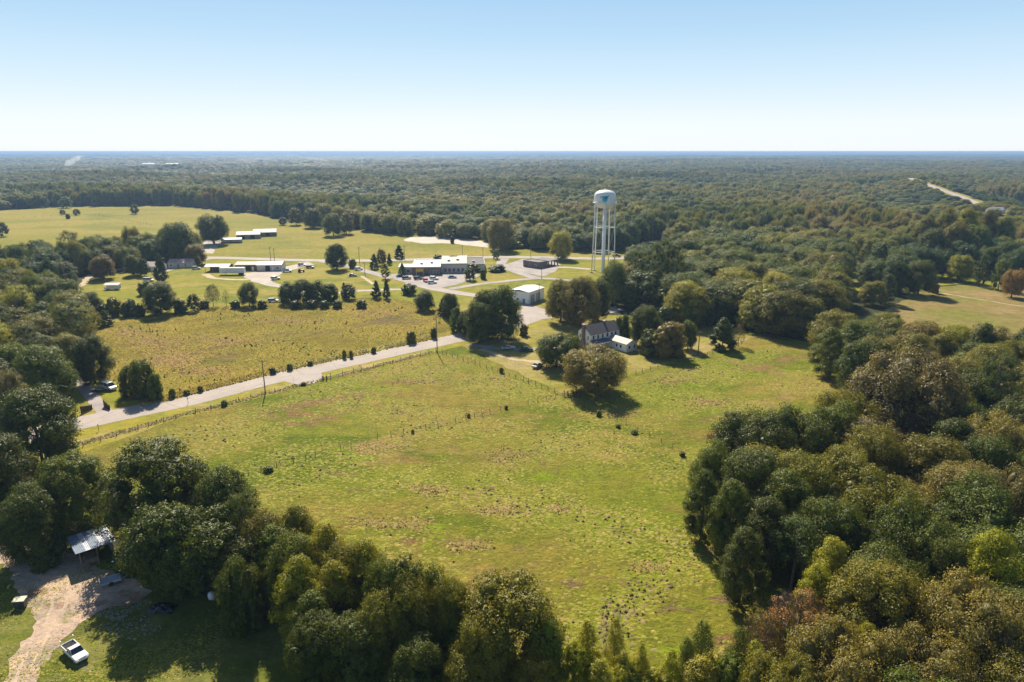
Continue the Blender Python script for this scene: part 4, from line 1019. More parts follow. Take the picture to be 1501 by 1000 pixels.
M['concrete'] = plain('concrete', (.42, .40, .37), .85, var=.2)
M['teal'] = plain('teal_emblem_paint', (.02, .42, .54), .5, var=.1)
M['teal2'] = plain('blue_emblem_paint', (.015, .13, .26), .5, var=.1)
M['yellow'] = plain('yellow_sign_paint', (.62, .40, .03), .5, var=.1)
M['cream'] = plain('cream_metal', (.66, .60, .40), .5, var=.1)
M['blackm'] = plain('black_sheet_plastic', (.012, .012, .013), .25, var=.2, spec=.7)
M['lamp'] = plain('lamp_glass', (.75, .75, .72), .2, var=.03)
M['red_lamp'] = plain('red_lamp_glass', (.35, .01, .01), .2, var=.03)
M['terracotta'] = plain('terracotta', (.36, .16, .09), .8, var=.2)
CARC = {k: plain('paint_' + k, c, .28, var=.04, spec=.6) for k, c in dict(white=(.72, .72, .71), black=(.02, .02, .022), red=(.42, .03, .03), silver=(.42, .44, .45), blue=(.05, .10, .24),
        dark=(.05, .055, .065), lightblue=(.28, .38, .48), tan=(.36, .30, .22), rustred=(.30, .10, .06)).items()}

# --- water tower
def water_tower():
    X, Y = G(883, 399); A = math.atan2(-Y, -X)          # A: direction from the tower to the road side the emblem faces
    t = empty('water_tower', (X, Y, 0), A)
    tag(t, 'tall white five-legged water tower with a teal bird emblem on its tank', 'water tower')
    def leg_pt(k, z):
        a = R(8 + 72 * k); r = 6.7 - (6.7 - 5.6) * z / 38
        return (r * math.cos(a), r * math.sin(a), z)
    prof = [(.8, 35.0), (2.2, 35.1), (4.2, 35.7), (5.45, 36.9), (5.78, 38.4), (5.8, 42.1), (5.55, 43.0), (4.6, 43.9), (3.0, 44.6), (1.2, 44.95), (.3, 45.0)]
    MB().lathe(prof, 48).build('tank', M['white_paint'], t, smooth=True)
    MB().lathe([(5.9, 38.1), (6.45, 38.1), (6.45, 38.3), (5.9, 38.3)], 48).build('balcony', M['white_paint'], t)
    rl = MB()
    for i in range(40):
        a = math.tau * i / 40; rl.tube([(6.4 * math.cos(a), 6.4 * math.sin(a), 38.3), (6.4 * math.cos(a), 6.4 * math.sin(a), 39.3)], .025, 4)
    ring = [(6.4 * math.cos(math.tau * i / 40), 6.4 * math.sin(math.tau * i / 40), 39.3) for i in range(41)]; rl.tube(ring, .03, 4)
    rl.build('balcony_rail', M['white_paint'], t)
    MB().lathe([(.35, 45), (.35, 45.5), (.1, 45.7)], 12).build('vent', M['white_paint'], t)
    MB().lathe([(1.3, 0), (1.0, .6), (.8, 1.2), (.8, 35.1)], 20).build('riser_pipe', M['white_paint'], t, smooth=True)
    for k in range(5):
        MB().tube([leg_pt(k, .3), leg_pt(k, 38.2)], .30, 10).build('leg', M['white_paint'], t, smooth=True)
        p = leg_pt(k, 0); MB().box(p[0] - .8, p[0] + .8, p[1] - .8, p[1] + .8, 0, .5).build('footing', M['concrete'], t)
        for z in (11.5, 25.0):
            MB().tube([leg_pt(k, z), leg_pt(k + 1, z)], .13, 6).build('strut', M['white_paint'], t)
            MB().tube([leg_pt(k, z), (0, 0, z)], .05, 4).build('tie_rod', M['white_paint'], t)
        for z0, z1 in ((.6, 11.5), (11.5, 25.0), (25.0, 37.5)):
            MB().tube([leg_pt(k, z0), leg_pt(k + 1, z1)], .03, 4).tube([leg_pt(k + 1, z0), leg_pt(k, z1)], .03, 4).build('brace_rod', M['white_paint'], t)
    ld = MB(); a = leg_pt(2, .5); b = leg_pt(2, 38); ax = Vector(a) * 1.07; bx = Vector(b) * 1.07
    for s in (-.2, .2): ld.tube([(ax.x, ax.y + s, .5), (bx.x, bx.y + s, 39)], .03, 4)
    for i in range(60):
        p = ax.lerp(bx, i / 60); ld.tube([(p.x, p.y - .2, .5 + 38 * i / 60), (p.x, p.y + .2, .5 + 38 * i / 60)], .02, 4)
    ld.build('ladder', M['white_paint'], t)
    def decal(name, pts, mat, rr_=5.83):
        """emblem: a thin plate bent round the tank; pts in metres (sideways, up) about its centre"""
        tri = tessellate_polygon([[Vector((u, v, 0)) for u, v in pts]])
        bm = bmesh.new(); vs = [bm.verts.new((u, v, 0)) for u, v in pts]
        for f in tri: bm.faces.new([vs[i] for i in f])
        bmesh.ops.subdivide_edges(bm, edges=bm.edges[:], cuts=2, use_grid_fill=True)
        for v in bm.verts:
            an = v.co.x / 5.8; z = 40.7 + v.co.y; v.co = Vector((rr_ * math.cos(an), rr_ * math.sin(an), z))
        me = bpy.data.meshes.new(name); bm.to_mesh(me); bm.free(); me.materials.append(mat); return link(name, me, t)
    bird = [(-2.45, .62), (-1.7, .75), (-1.0, 1.05), (-.2, 1.0), (.55, 1.15), (1.3, 1.2), (2.3, 1.5), (1.75, 1.0), (1.35, .55), (1.55, .2), (1.15, -.1), (1.2, -.6), (.7, -1.1), (0, -1.35), (-.7, -1.2),
            (-1.1, -.75), (-1.2, -.2), (-1.15, .15), (-1.75, .2)]
    bird = [(u * 1.2, v * 1.35 - .1) for u, v in bird]
    decal('emblem', bird, M['teal'])
    decal('emblem_wing', [(-.7, .7), (.5, .85), (1.55, 1.1), (.95, .45), (.8, -.1), (.3, -.5), (-.2, -.1)], M['teal2'], 5.86)
water_tower()

# --- buildings
def frame3(near, right, left):
    """orthogonal frame from three ground pixels of a building: near corner, far end of its right side, far end of its left side"""
    n = np.array(G(*near)); r_ = np.array(G(*right)) - n; l_ = np.array(G(*left)) - n
    a = math.atan2(r_[1], r_[0]); u = np.array([math.cos(a), math.sin(a)]); v = np.array([-u[1], u[0]])
    return n, a, float(np.hypot(*r_)), float(abs(l_ @ v))
def add_window(parent, axis, pos, a, b, z0, z1, out, mat_frame='white_paint', name='window'):
    """framed pane on a wall; axis 'x': wall faces -y or +y at y=pos, a..b along x"""
    d = .05 * out; fr = MB(); e = .09
    def bx(m, p, q, lo, hi, t0, t1):
        if axis == 'x': m.box(p, q, min(pos + t0, pos + t1), max(pos + t0, pos + t1), lo, hi)
        else: m.box(min(pos + t0, pos + t1), max(pos + t0, pos + t1), p, q, lo, hi)
    bx(fr, a, b, z0, z0 + e, -.02 * out, .08 * out); bx(fr, a, b, z1 - e, z1, -.02 * out, .08 * out)
    bx(fr, a, a + e, z0 + e, z1 - e, -.02 * out, .08 * out); bx(fr, b - e, b, z0 + e, z1 - e, -.02 * out, .08 * out)
    f = fr.build(name, M[mat_frame], parent)
    g = MB(); bx(g, a + e, b - e, z0 + e, z1 - e, -.02 * out, .03 * out); g.build('pane', M['glass'], f)
    return f
def gable(name, label, cat, loc, rz, L, W, eave, ridge, wall, roof, ov=.35, wins=(), doors=(), chim=(), group=None, open_front=False):
    """ridge runs along local x; origin at the near left corner of the footprint"""
    t = empty(name, (loc[0], loc[1], 0), rz); tag(t, label, cat, group)
    if open_front:
        MB().box(0, L, W - .15, W, 0, eave).build('wall', M[wall], t)
        for x in np.linspace(0, L - .15, max(3, int(L / 3.5) + 1)): MB().box(x, x + .15, 0, .15, 0, eave).build('post', M['wood'], t)
    else:
        MB().prism([(0, 0), (W, 0), (W, eave), (W / 2, ridge - .05), (0, eave)], 'x', 0, L).build('wall', M[wall], t)
    s = (ridge - eave) / (W / 2); th = .12
    for sgn in (0, 1):
        y0, y1 = (-ov, W / 2) if sgn == 0 else (W + ov, W / 2); z0 = eave - s * ov
        MB().prism([(y0, z0), (y1, ridge), (y1, ridge + th), (y0, z0 + th)], 'x', -ov, L + ov).build('roof', M[roof], t)
    for side, a, b, z0, z1 in wins:
        if side == 'f': add_window(t, 'x', 0, a, b, z0, z1, -1)
        if side == 'b': add_window(t, 'x', W, a, b, z0, z1, 1)
        if side == 'l': add_window(t, 'y', 0, a, b, z0, z1, -1)
        if side == 'r': add_window(t, 'y', L, a, b, z0, z1, 1)
    for side, a, b, z1, mt in doors:
        m = MB()
        if side == 'f': m.box(a, b, -.06, .05, 0, z1)
        if side == 'l': m.box(-.06, .05, a, b, 0, z1)
        if side == 'r': m.box(L - .05, L + .06, a, b, 0, z1)
        m.build('door', M[mt], t)
    for x, y, w, h, mt in chim:
        c = MB().box(x - w / 2, x + w / 2, y - w / 2, y + w / 2, 0 if x < .1 or x > L - .1 else eave, h).build('chimney', M[mt], t)
        MB().box(x - w / 2 - .08, x + w / 2 + .08, y - w / 2 - .08, y + w / 2 + .08, h, h + .15).build('cap', M['concrete'], c)
    return t
def flat_block(parent, x0, x1, y0, y1, h, wall, roof, par=.35, wins=(), doors=(), band=None):
    w = MB().box(x0, x1, y0, y1, 0, h).build('wall', M[wall], parent)
    rf = MB().box(x0 + .2, x1 - .2, y0 + .2, y1 - .2, h + .002, h + .10).build('roof', M[roof], parent)
    e = MB()
    for a in ((x0 - .15, x1 + .15, y0 - .15, y0 + .18), (x0 - .15, x1 + .15, y1 - .18, y1 + .15), (x0 - .15, x0 + .18, y0 + .18, y1 - .18), (x1 - .18, x1 + .15, y0 + .18, y1 - .18)): e.box(*a, h - .25, h + par)
    e.build('parapet', M[band or wall], parent)
    for side, a, b, z0, z1 in wins:
        if side == 'f': add_window(parent, 'x', y0, a, b, z0, z1, -1)
        if side == 'r': add_window(parent, 'y', x1, a, b, z0, z1, 1)
        if side == 'l': add_window(parent, 'y', x0, a, b, z0, z1, -1)
    for a, b, z1, mt in doors: MB().box(a, b, y0 - .08, y0 + .05, 0, z1).build('door', M[mt], parent)
    return rf

# farmhouse: two-storey house, lean-to porch roof, single-storey rear wing
def farmhouse():
    x, y = G(865, 513); rz = R(36)
    t = gable('farmhouse', 'white two-storey farmhouse with grey gable roof, brick chimneys and a low rear wing', 'house', (x, y), rz, 13.6, 6.2, 5.4, 7.8, 'white_wall', 'grey_roof',
              wins=[('f', a, a + .95, 3.35, 4.85) for a in (.9, 3.0, 5.1, 7.3, 9.4, 11.2)] + [('l', .7, 1.5, 3.2, 4.6), ('l', 4.7, 5.5, 3.2, 4.6), ('l', .7, 1.5, .9, 2.3), ('l', 4.7, 5.5, .9, 2.3)],
              chim=[(-.4, 3.1, .95, 8.3, 'brick_old'), (9.0, 3.1, .7, 8.2, 'brick_old')])
    cs = MB(); cs.frustum(-1.15, -.05, 2.0, 4.2, 0, 3.2, .2, .45); cs.build('chimney_base', M['brick_old'], t)
    M['porch_roof'] = plain('blue_grey_porch_roof', (.10, .115, .15), .5, .2, var=.2, scale=1)
    MB().prism([(-3.4, 2.45), (0, 3.15), (0, 3.27), (-3.4, 2.57)], 'x', -.3, 7.1).build('porch_roof', M['porch_roof'], t)
    for a in (0, 3.1, 6.2): MB().box(a, a + .14, -3.2, -3.06, 0, 2.45).build('post', M['white_paint'], t)
    MB().box(0, 7.4, -3.2, -.003, 0, .35).build('porch_floor', M['wood_grey'], t)
    # the wing reaches towards the pasture
    MB().prism([(7.6, 0), (12.6, 0), (12.6, 2.9), (10.1, 3.9), (7.6, 2.9)], 'y', -9.5, -.02).build('wing_wall', M['white_wall'], t)
    for a, b in ((7.25, 10.1), (12.95, 10.1)):
        MB().prism([(a, 2.76), (b, 3.92), (b, 4.04), (a, 2.88)], 'y', -9.85, -.3).build('wing_roof', M['rust_roof'], t)
    add_window(t, 'x', -9.5, 8.5, 9.4, 1.0, 2.2, -1); add_window(t, 'x', -9.5, 10.9, 11.8, 1.0, 2.2, -1)
    add_window(t, 'y', 12.6, -7.6, -6.7, 1.0, 2.2, 1); add_window(t, 'y', 12.6, -3.5, -2.6, 1.0, 2.2, 1); add_window(t, 'y', 7.6, -7.4, -6.4, 1.0, 2.2, -1)
    add_window(t, 'y', 7.6, -5.4, -4.5, 1.0, 2.2, -1)
    MB().box(12.58, 12.66, -5.6, -4.7, 0, 2.05).build('door', M['wood_grey'], t)
farmhouse()

def warehouse():
    n, a, L, W = frame3((775, 446), (797.5, 438), (751, 441)); W = max(W, 10)
    t = empty('warehouse', (n[0], n[1], 0), a); tag(t, 'white metal warehouse with a bright white roof beside the road bend', 'warehouse')
    MB().box(0, L, 0, W, 0, 5.2).build('wall', M['white_wall'], t)
    rb = MB()
    for i in range(int(L / .9)): rb.box(.45 + i * .9, .53 + i * .9, -.05, -.001, 0, 5.0)
    rb.build('wall_rib', M['white_wall'], t)['kind'] = 'stuff'
    MB().prism([(-.3, 5.2), (W / 2, 5.9), (W + .3, 5.2), (W + .3, 5.32), (W / 2, 6.02), (-.3, 5.32)], 'x', -.3, L + .3).build('roof', M['white_roof'], t)
    for q in (1.5, 6.5): MB().box(q, q + 3.4, -.1, -.055, 0, 3.8).build('roller_door', M['tin'], t)
    MB().box(-.06, .02, 2, 3.1, 0, 2.1).build('door', M['wood_grey'], t)
    add_window(t, 'y', 0, 5, 6.4, 1.2, 2.2, -1)
warehouse()

def clinic():
    x, y = G(604, 403.5); t = empty('clinic', (x, y, 0), R(4)); tag(t, 'low sprawling public building with white and cream flat roofs behind the parking lot', 'building')
    flat_block(t, -7.5, 0, 4, 16, 3.6, 'cream_wall', 'white_roof', wins=[('f', -6, -4.4, 1, 2.4), ('f', -3.2, -1.6, 1, 2.4)], band='white_paint')
    flat_block(t, .01, 15.5, 0, 26, 4.3, 'brick', 'white_roof', wins=[('f', 10 + q * 1.7, 11.4 + q * 1.7, .9, 2.6) for q in range(3)], doors=[(7.2, 8.8, 2.3, 'glass')], band='white_paint')
    flat_block(t, 15.52, 30, 6, 38, 4.9, 'cream_wall', 'tan_roof', wins=[('f', 17 + q * 2.4, 18.8 + q * 2.4, .6, 2.7) for q in range(5)], doors=[], band='tan_roof')
    flat_block(t, 30.02, 40, 9, 34, 4.0, 'cream_wall', 'grey_roof', wins=[('f', 31.5 + q * 2.2, 33 + q * 2.2, .8, 2.6) for q in range(3)], band='concrete')
    c = MB().box(2.4, 6.4, -3.2, -.2, 2.7, 3.1).build('entrance_canopy', M['yellow'], t)
    MB().box(2.4, 6.4, -3.3, -3.2, 2.3, 3.9).build('sign_board', M['yellow'], c)
    for q in (2.5, 6.15): MB().box(q, q + .15, -3.1, -2.95, 0, 2.7).build('post', M['white_paint'], t)
    for (q, r_) in ((4, 9), (9.5, 12), (19, 15), (24, 18), (33, 16)):
        MB().frustum(q, q + 1.6, r_, r_ + 1.3, 4.42 if q < 15 else (5.02 if q < 30 else 4.12), 5.4 if q < 15 else (6 if q < 30 else 5.1), .05, .05).build('roof_unit', M['tin'], t)
clinic()
def bank():
    n, a, L, W = frame3((790, 394), (818, 388.5), (768, 390.5))
    t = empty('brown_building', (n[0], n[1], 0), a); tag(t, 'low brown brick building with a dark flat roof and drive-through bays', 'building')
    W = min(max(W, 9), 14)
    flat_block(t, 0, L * .45, 0, W, 3.4, 'brick', 'dark_roof', wins=[('l', 2, 3.5, 1, 2.2), ('l', 6, 7.5, 1, 2.2)], doors=[(1.5, 2.6, 2.2, 'glass')], band='dark_roof')
    MB().box(L * .45 + .02, L, -.3, W, 3.1, 3.5).build('canopy_roof', M['dark_roof'], t)
    MB().box(L * .45 + .02, L, W - .3, W - .02, 0, 3.09).build('back_wall', M['brick'], t)
    for q in np.linspace(L * .5, L - .5, 4): MB().box(q, q + .5, 0, .5, 0, 3.1).build('pillar', M['brick'], t)
bank()
def sp(px, py): return G(px, py)
gable('shop', 'tan brick shop with a low pitched roof behind the gravel lot', 'building', sp(345, 397), R(3), 12, 11, 3.3, 4.3, 'brick', 'tan_roof', wins=[('f', 1, 2.6, 1, 2.3)], doors=[('f', 5.5, 8.5, 2.8, 'dark'), ('f', 9.3, 10.3, 2.1, 'white_paint')])
gable('shop', 'cream workshop with a grey pitched roof right of the tan shop', 'building', sp(377, 397.5), R(5), 13.5, 10, 3.4, 4.6, 'cream_wall', 'white_roof', wins=[('f', 10.5, 12, 1, 2.2)], doors=[('f', 4.6, 7.2, 2.9, 'dark'), ('f', 8.2, 9.2, 2.1, 'white_paint')])
gable('shed', 'white-roofed open shed left of the tan shop', 'shed', sp(301, 399), R(2), 13, 7, 3.0, 4.0, 'wood', 'white_roof', open_front=True)
gable('poultry_house', 'long white-roofed farm shed on the farm field, nearer one', 'farm building', sp(347, 351), R(14), 17, 9, 3.4, 5.4, 'wood_grey', 'white_roof', group='white-roofed farm sheds', doors=[('f', 3, 6, 2.8, 'dark'), ('f', 10, 13, 2.8, 'dark')])
gable('poultry_house', 'long white-roofed farm shed at the right end of the farm buildings', 'farm building', sp(372, 347.5), R(16), 17, 9, 3.4, 5.6, 'wood', 'white_roof', group='white-roofed farm sheds', doors=[('f', 3, 6, 2.8, 'dark'), ('f', 9, 12, 2.8, 'dark')])
gable('barn', 'old farm barn with a pale roof half hidden by the big spreading oak', 'barn', sp(293, 352), R(8), 14, 9, 3.6, 6.2, 'wood_dark', 'tan_roof', doors=[('f', 4, 7, 3, 'dark')])
gable('cattle_shed', 'low pale blue shed in the shade right of the big spreading oak', 'shed', sp(322, 357), R(12), 15, 6, 2.6, 3.6, 'white_wall', 'tin', open_front=True)
gable('tree_house', 'pale-roofed house half hidden behind the dark conical tree', 'house', sp(206, 398), R(-4), 11, 8, 2.9, 4.9, 'white_wall', 'tan_roof', wins=[('f', 1, 2, 1, 2.1), ('f', 8, 9, 1, 2.1)], doors=[('f', 5, 6, 2.1, 'wood_grey')]).name = 'small_house'
gable('small_house', 'tan-roofed house under the brownish oak right of the dark conical tree', 'house', sp(247, 393), R(6), 13, 8, 2.9, 4.6, 'cream_wall', 'rust_roof', wins=[('f', 1, 2, 1, 2.1), ('f', 9, 10, 1, 2.1)], doors=[('f', 5, 6, 2.1, 'wood_grey')])
gable('small_house', 'grey house in the shade beneath the tall pine clump', 'house', sp(930, 447), R(8), 13, 8, 2.9, 5.0, 'cream_wall', 'grey_roof', wins=[('f', 1.2, 2.4, 1, 2.1), ('f', 9, 10.2, 1, 2.1)], doors=[('f', 5.5, 6.5, 2.1, 'wood_grey')])
gable('small_house', 'pinkish house at the far edge of the wood beyond the farmhouse', 'house', sp(1099, 349), R(4), 11, 8, 3.0, 6.0, 'brick_red', 'rust_roof', wins=[('f', 1.2, 2.4, 1, 2.1)])
gable('small_house', 'grey house among trees in the gap of the right-hand country', 'house', sp(1213, 357), R(12), 15, 9, 3.0, 5.4, 'cream_wall', 'grey_roof', wins=[('f', 1.2, 2.4, 1, 2.1), ('f', 10, 11, 1, 2.1)])
gable('small_house', 'bright white-roofed house glinting among trees on the right', 'house', sp(1302, 366), R(-5), 15, 9, 3.2, 6.4, 'white_wall', 'white_roof', wins=[('f', 1.2, 2.4, 1, 2.1)])
gable('small_house', 'distant house by the far right field, left one', 'house', G(1454, 313.5, 12), R(5), 12, 8, 3.2, 5.5, 'white_wall', 'tin', wins=[('f', 1.2, 2.4, 1, 2.1)]).location.z = 12
gable('small_house', 'distant house with a dark roof at the far right edge', 'house', G(1480, 314.5, 12), R(0), 12, 8, 3.2, 5.5, 'cream_wall', 'grey_roof', wins=[('f', 1.2, 2.4, 1, 2.1)]).location.z = 12
for k, (q, lb) in enumerate(((-50, 'left white building on the distant rise right of the smoke'), (25, 'right white building on the distant rise right of the smoke'))):
    X, Y = rise_xy[0][:2]; gable('distant_warehouse', lb, 'warehouse', (X + q, Y - 5), 0, 40, 18, 6, 9, 'white_wall', 'white_roof', doors=[('f', 8, 13, 4, 'dark')]).location.z = 20.01

# tin-roofed shed in the near yard
def tin_shed():
    A, ang, L, W = frame3((119, 836), (157, 823), (88, 816)); L = max(L, 5); W = max(W, 5); t = empty('open_shed', (A[0], A[1], 0), ang); tag(t, 'weathered open shed with a patched tin roof under the dark oaks', 'shed')
    hf, hb = 3.1, 2.6
    for x in (0.1, L / 2, L - .25):
        MB().box(x, x + .16, .05, .21, 0, hf).build('post', M['wood'], t); MB().box(x, x + .16, W - .2, W - .04, 0, hb).build('post', M['wood'], t)
    for i in range(int((W - .3) / .37)):
        MB().box(L - .04, L, .25 + i * .37, .25 + i * .37 + .34, .05, 2.45 + .0 * i).build('plank', M['wood_grey'], t)
    for i in range(int((L - .1) / .38)):
        MB().box(.1 + i * .38, .1 + i * .38 + .35, W - .03, W + .01, .05, 2.4).build('plank', M['wood_grey'], t)
    MB().box(-.2, L + .2, -.12, .04, hf, hf + .16).build('beam', M['wood'], t); MB().box(-.2, L + .2, W - .14, W + .02, hb - .0, hb + .16).build('beam', M['wood'], t)
    pr = random.Random(4); M['tin_rust'] = plain('rusted_tin', (.30, .23, .20), .6, 0, var=.4, scale=1.2)
    M['tin_blue'] = plain('dull_blue_tin', (.15, .19, .26), .7, 0, var=.35, scale=1.0)
    n = 8; w = (L + .8) / n
    for i in range(n):
        x0 = -.4 + i * w; m = MB(); k = 6
        for j in range(k):                         # corrugations
            xa, xb = x0 + j * w / k, x0 + (j + 1) * w / k; up = .035 if j % 2 else 0; e = pr.uniform(-.08, .08) if j == 0 else 0
            m.add([(xa, -.5, hf + .2 + up), (xb, -.5, hf + .2 + (.035 - up)), (xb, W + .5, hb + .2 + (.035 - up)), (xa, W + .5, hb + .2 + up)], [(0, 1, 2, 3)])
        o = m.build('roof_sheet', M['tin_blue' if pr.random() < .7 else 'tin'], t); o.location.z = pr.uniform(0, .03)
    MB().box(1, 2.6, 1, 3.2, 0, .9).build('workbench', M['wood'], t)
tin_shed()

# --- vehicles
def car_meshes(kind):
    """profiles in metres: x forward; returns dict of builders"""
    P = {'sedan': dict(L=4.7, W=1.8, body=[(-2.35, .35), (2.3, .35), (2.35, .62), (2.2, .78), (1.15, .93), (-1.55, .98), (-2.3, .95), (-2.37, .6)], cab=[(.95, .92), (.25, 1.42), (-.95, 1.44), (-1.75, .97)], wb=1.38),
         'suv': dict(L=4.9, W=1.95, body=[(-2.4, .42), (2.35, .42), (2.42, .75), (2.3, .98), (1.2, 1.08), (-2.35, 1.12), (-2.43, .7)], cab=[(1.1, 1.07), (.45, 1.72), (-2.05, 1.74), (-2.35, 1.1)], wb=1.45),
         'van': dict(L=5.3, W=2.0, body=[(-2.6, .45), (2.55, .45), (2.62, .8), (2.5, 1.05), (1.7, 1.2), (-2.6, 1.22), (-2.65, .7)], cab=[(1.65, 1.19), (.9, 2.05), (-2.45, 2.08), (-2.6, 1.2)], wb=1.6),
         'pickup': dict(L=5.5, W=1.95, body=[(-2.7, .5), (2.65, .5), (2.72, .8), (2.6, 1.05), (1.35, 1.12), (-.45, 1.12), (-.46, 1.1), (-2.72, 1.1)], cab=[(1.15, 1.11), (.55, 1.78), (-.35, 1.8), (-.5, 1.11)], wb=1.75)}[kind]
    return P
WHEEL = None
def car(px, py, rz, kind, colr, label, cat='car', loc=None, extra=None):
    global WHEEL
    P = car_meshes(kind); X, Y = loc or G(px, py); t = empty({'suv': 'parked_car', 'sedan': 'parked_car'}.get(kind, kind), (X, Y, .09), R(rz)); tag(t, label, cat, 'vehicles parked round the town' if cat == 'car' else None)
    W = P['W'] / 2; paint = CARC[colr]
    b = MB().prism([(x, z) for x, z in P['body']], 'y', -W, W).build('body', paint, t, bevel=.07)
    c = P['cab']; i = .16; m = MB()
    V = [(x, s * (W - .06 - (i if k in (1, 2) else 0)), z) for s in (-1, 1) for k, (x, z) in enumerate(c)]
    m.add(V, [(0, 1, 2, 3), (7, 6, 5, 4), (0, 4, 5, 1), (1, 5, 6, 2), (2, 6, 7, 3)]); m.build('windows', M['glass'], t)
    (x1, z1), (x2, z2) = c[1], c[2]; MB().box(x2 + .03, x1 - .03, -(W - .2), W - .2, z1 - .03, max(z1, z2) + .04).build('roof', paint, t, bevel=.02)
    pl = MB()
    for s in (-1, 1):
        for (xa, za), (xb, zb), wdt in ((c[0], c[1], .07), (c[3], c[2], .09)):
            pl.tube([(xa, s * (W - .07), za), (xb, s * (W - .22), zb)], wdt / 2, 4)
        xm = (c[1][0] + c[2][0]) / 2; pl.tube([(xm, s * (W - .06), c[0][1]), (xm, s * (W - .21), c[1][1])], .04, 4)
    pl.build('pillar', paint, t)
    if WHEEL is None:
        WHEEL = MB().tube([(0, -.12, 0), (0, .12, 0)], .35, 16), MB().tube([(0, -.13, 0), (0, .13, 0)], .2, 10)
    for sx in (-1, 1):
        for s in (-1, 1):
            w = MB(); w.v, w.f = WHEEL[0].v, WHEEL[0].f; o = w.build('wheel', M['rubber'], t); o.location = (sx * P['wb'], s * (W - .1), .35)
            h = MB(); h.v, h.f = WHEEL[1].v, WHEEL[1].f; h.build('rim', M['rim'], o)
    xf = P['L'] / 2
    for s in (-1, 1):
        MB().box(xf - .12, xf + .02, s * W * .72 - .18, s * W * .72 + .18, P['body'][2][1] - .02, P['body'][2][1] + .14).build('headlight', M['lamp'], t)
        MB().box(-xf - .04, -xf + .06, s * W * .8 - .13, s * W * .8 + .13, .75, .93).build('tail_light', M['red_lamp'], t)
    if kind == 'pickup':
        MB().box(-2.62, -.62, -W + .12, W - .12, 1.102, 1.106).build('bed_floor', M['dark'], t)
        for s in (-1, 1): MB().box(-2.72, -.5, s * W - (.1 if s > 0 else 0), s * W + (0 if s > 0 else .1), 1.10, 1.32).build('bed_side', paint, t)
        MB().box(-2.74, -2.66, -W, W, .7, 1.30).build('tailgate', paint, t)
    if extra: extra(t, W); t.scale = (.84, .84, .84)
    return t
def rack(t, W):
    for s in (-1, 1): MB().tube([(-2.65, s * (W - .05), 1.3), (-2.65, s * (W - .05), 2.15), (-2.2, s * (W - .05), 2.15)], .05, 5).build('rack_post', CARC['white'], t)
p0, p1 = G(99, 951), G(124, 974); 
car(0, 0, math.degrees(math.atan2(p1[1] - p0[1], p1[0] - p0[0])), 'pickup', 'white', 'white pickup truck parked on the grass beside the dirt drive', 'pickup truck', loc=((p0[0] + p1[0]) / 2, (p0[1] + p1[1]) / 2), extra=rack)
for a in [(404, 410, 30, 'suv', 'white', 'white car standing at the edge of the gravel lot'), (421, 399, 5, 'pickup', 'lightblue', 'pale blue pickup in front of the cream workshop'),
          (443, 390, 8, 'suv', 'silver', 'silver car behind the red-brown tractor'), (455, 393.5, 4, 'suv', 'dark', 'dark car right of the silver one on the town lot'),
          (401, 443, 12, 'suv', 'silver', 'silver vehicle tucked at the left end of the dark hedgerow clump'), (517, 405.5, 12, 'sedan', 'dark', 'dark car on the drive below the round shade tree'),
          (526, 396, 20, 'suv', 'white', 'white car at the mouth of the drive right of the round shade tree'), (587, 406, 25, 'sedan', 'dark', 'dark sedan at the left end of the parking lot'),
          (596, 409.5, 8, 'suv', 'black', 'black car second from the left in the parking lot'), (613, 410, 20, 'suv', 'black', 'black car just below the yellow entrance canopy'),
          (624.5, 413.5, -65, 'suv', 'red', 'red car in the middle of the parking lot'), (636.5, 410, -15, 'suv', 'white', 'white car behind the red one in the parking lot'),
          (633.5, 416, 10, 'suv', 'white', 'white car nearest the road in the parking lot'), (663, 408, 0, 'sedan', 'blue', 'dark blue car on the right side of the parking lot'),
          (674, 398, 5, 'van', 'white', 'white van against the right wing of the sprawling building'), (904, 377, 12, 'pickup', 'blue', 'blue truck at the highway behind the water tower'),
          (948, 371, 15, 'suv', 'white', 'white car on the highway right of the water tower'), (960, 454, 30, 'suv', 'silver', 'silver car under the pines behind the farmhouse'),
          (962, 441, -20, 'suv', 'rustred', 'rust-red car beside the grey house under the pines'), (745, 512.5, 8, 'sedan', 'silver', 'grey car parked on the farmhouse drive in the oak shade'),
          (771, 514.5, 5, 'sedan', 'dark', 'dark car on the farmhouse drive at the shade edge'), (788, 538.5, 60, 'sedan', 'tan', 'tan car under the low spreading dark tree'),
          (218, 413, 2, 'van', 'white', 'white van below the pale-roofed house in the trees'), (288, 395, 10, 'suv', 'silver', 'silver car left of the white-roofed open shed'),
          (160, 571, -30, 'van', 'white', 'white camper van on the lawn beside the gated drive'), (111, 433, 30, 'sedan', 'white', 'small white car beside the track in the left wood'),
          (845, 474, 12, 'suv', 'silver', 'pale car in deep shade behind the farmhouse')]:
    car(*a)
def flat_trailer(px, py, rz, L, label, mat='wood', name='flat_trailer', loc=None):
    X, Y = loc or G(px, py); t = empty(name, (X, Y, .06), R(rz)); tag(t, label, 'trailer')
    for i in range(5): MB().box(-L / 2, L / 2, -.85 + i * .34, -.85 + i * .34 + .31, .6, .66).build('plank', M[mat], t)
    MB().box(-L / 2, L / 2, -.9, -.82, .45, .75).box(-L / 2, L / 2, .82 + .06, .96, .45, .75).box(-L / 2 - .02, -L / 2 + .06, -.82, .88, .45, .75).build('side_rail', M['tin'], t)
    MB().tube([(L / 2, .6, .55), (L / 2 + 1.2, 0, .5), (L / 2, -.6, .55)], .05, 5).build('tow_bar', M['tin'], t)
    for s in (-1, 1): MB().tube([(0, s * 1.0 - .1, .33), (0, s * 1.0 + .1, .33)], .33, 14).build('wheel', M['rubber'], t)
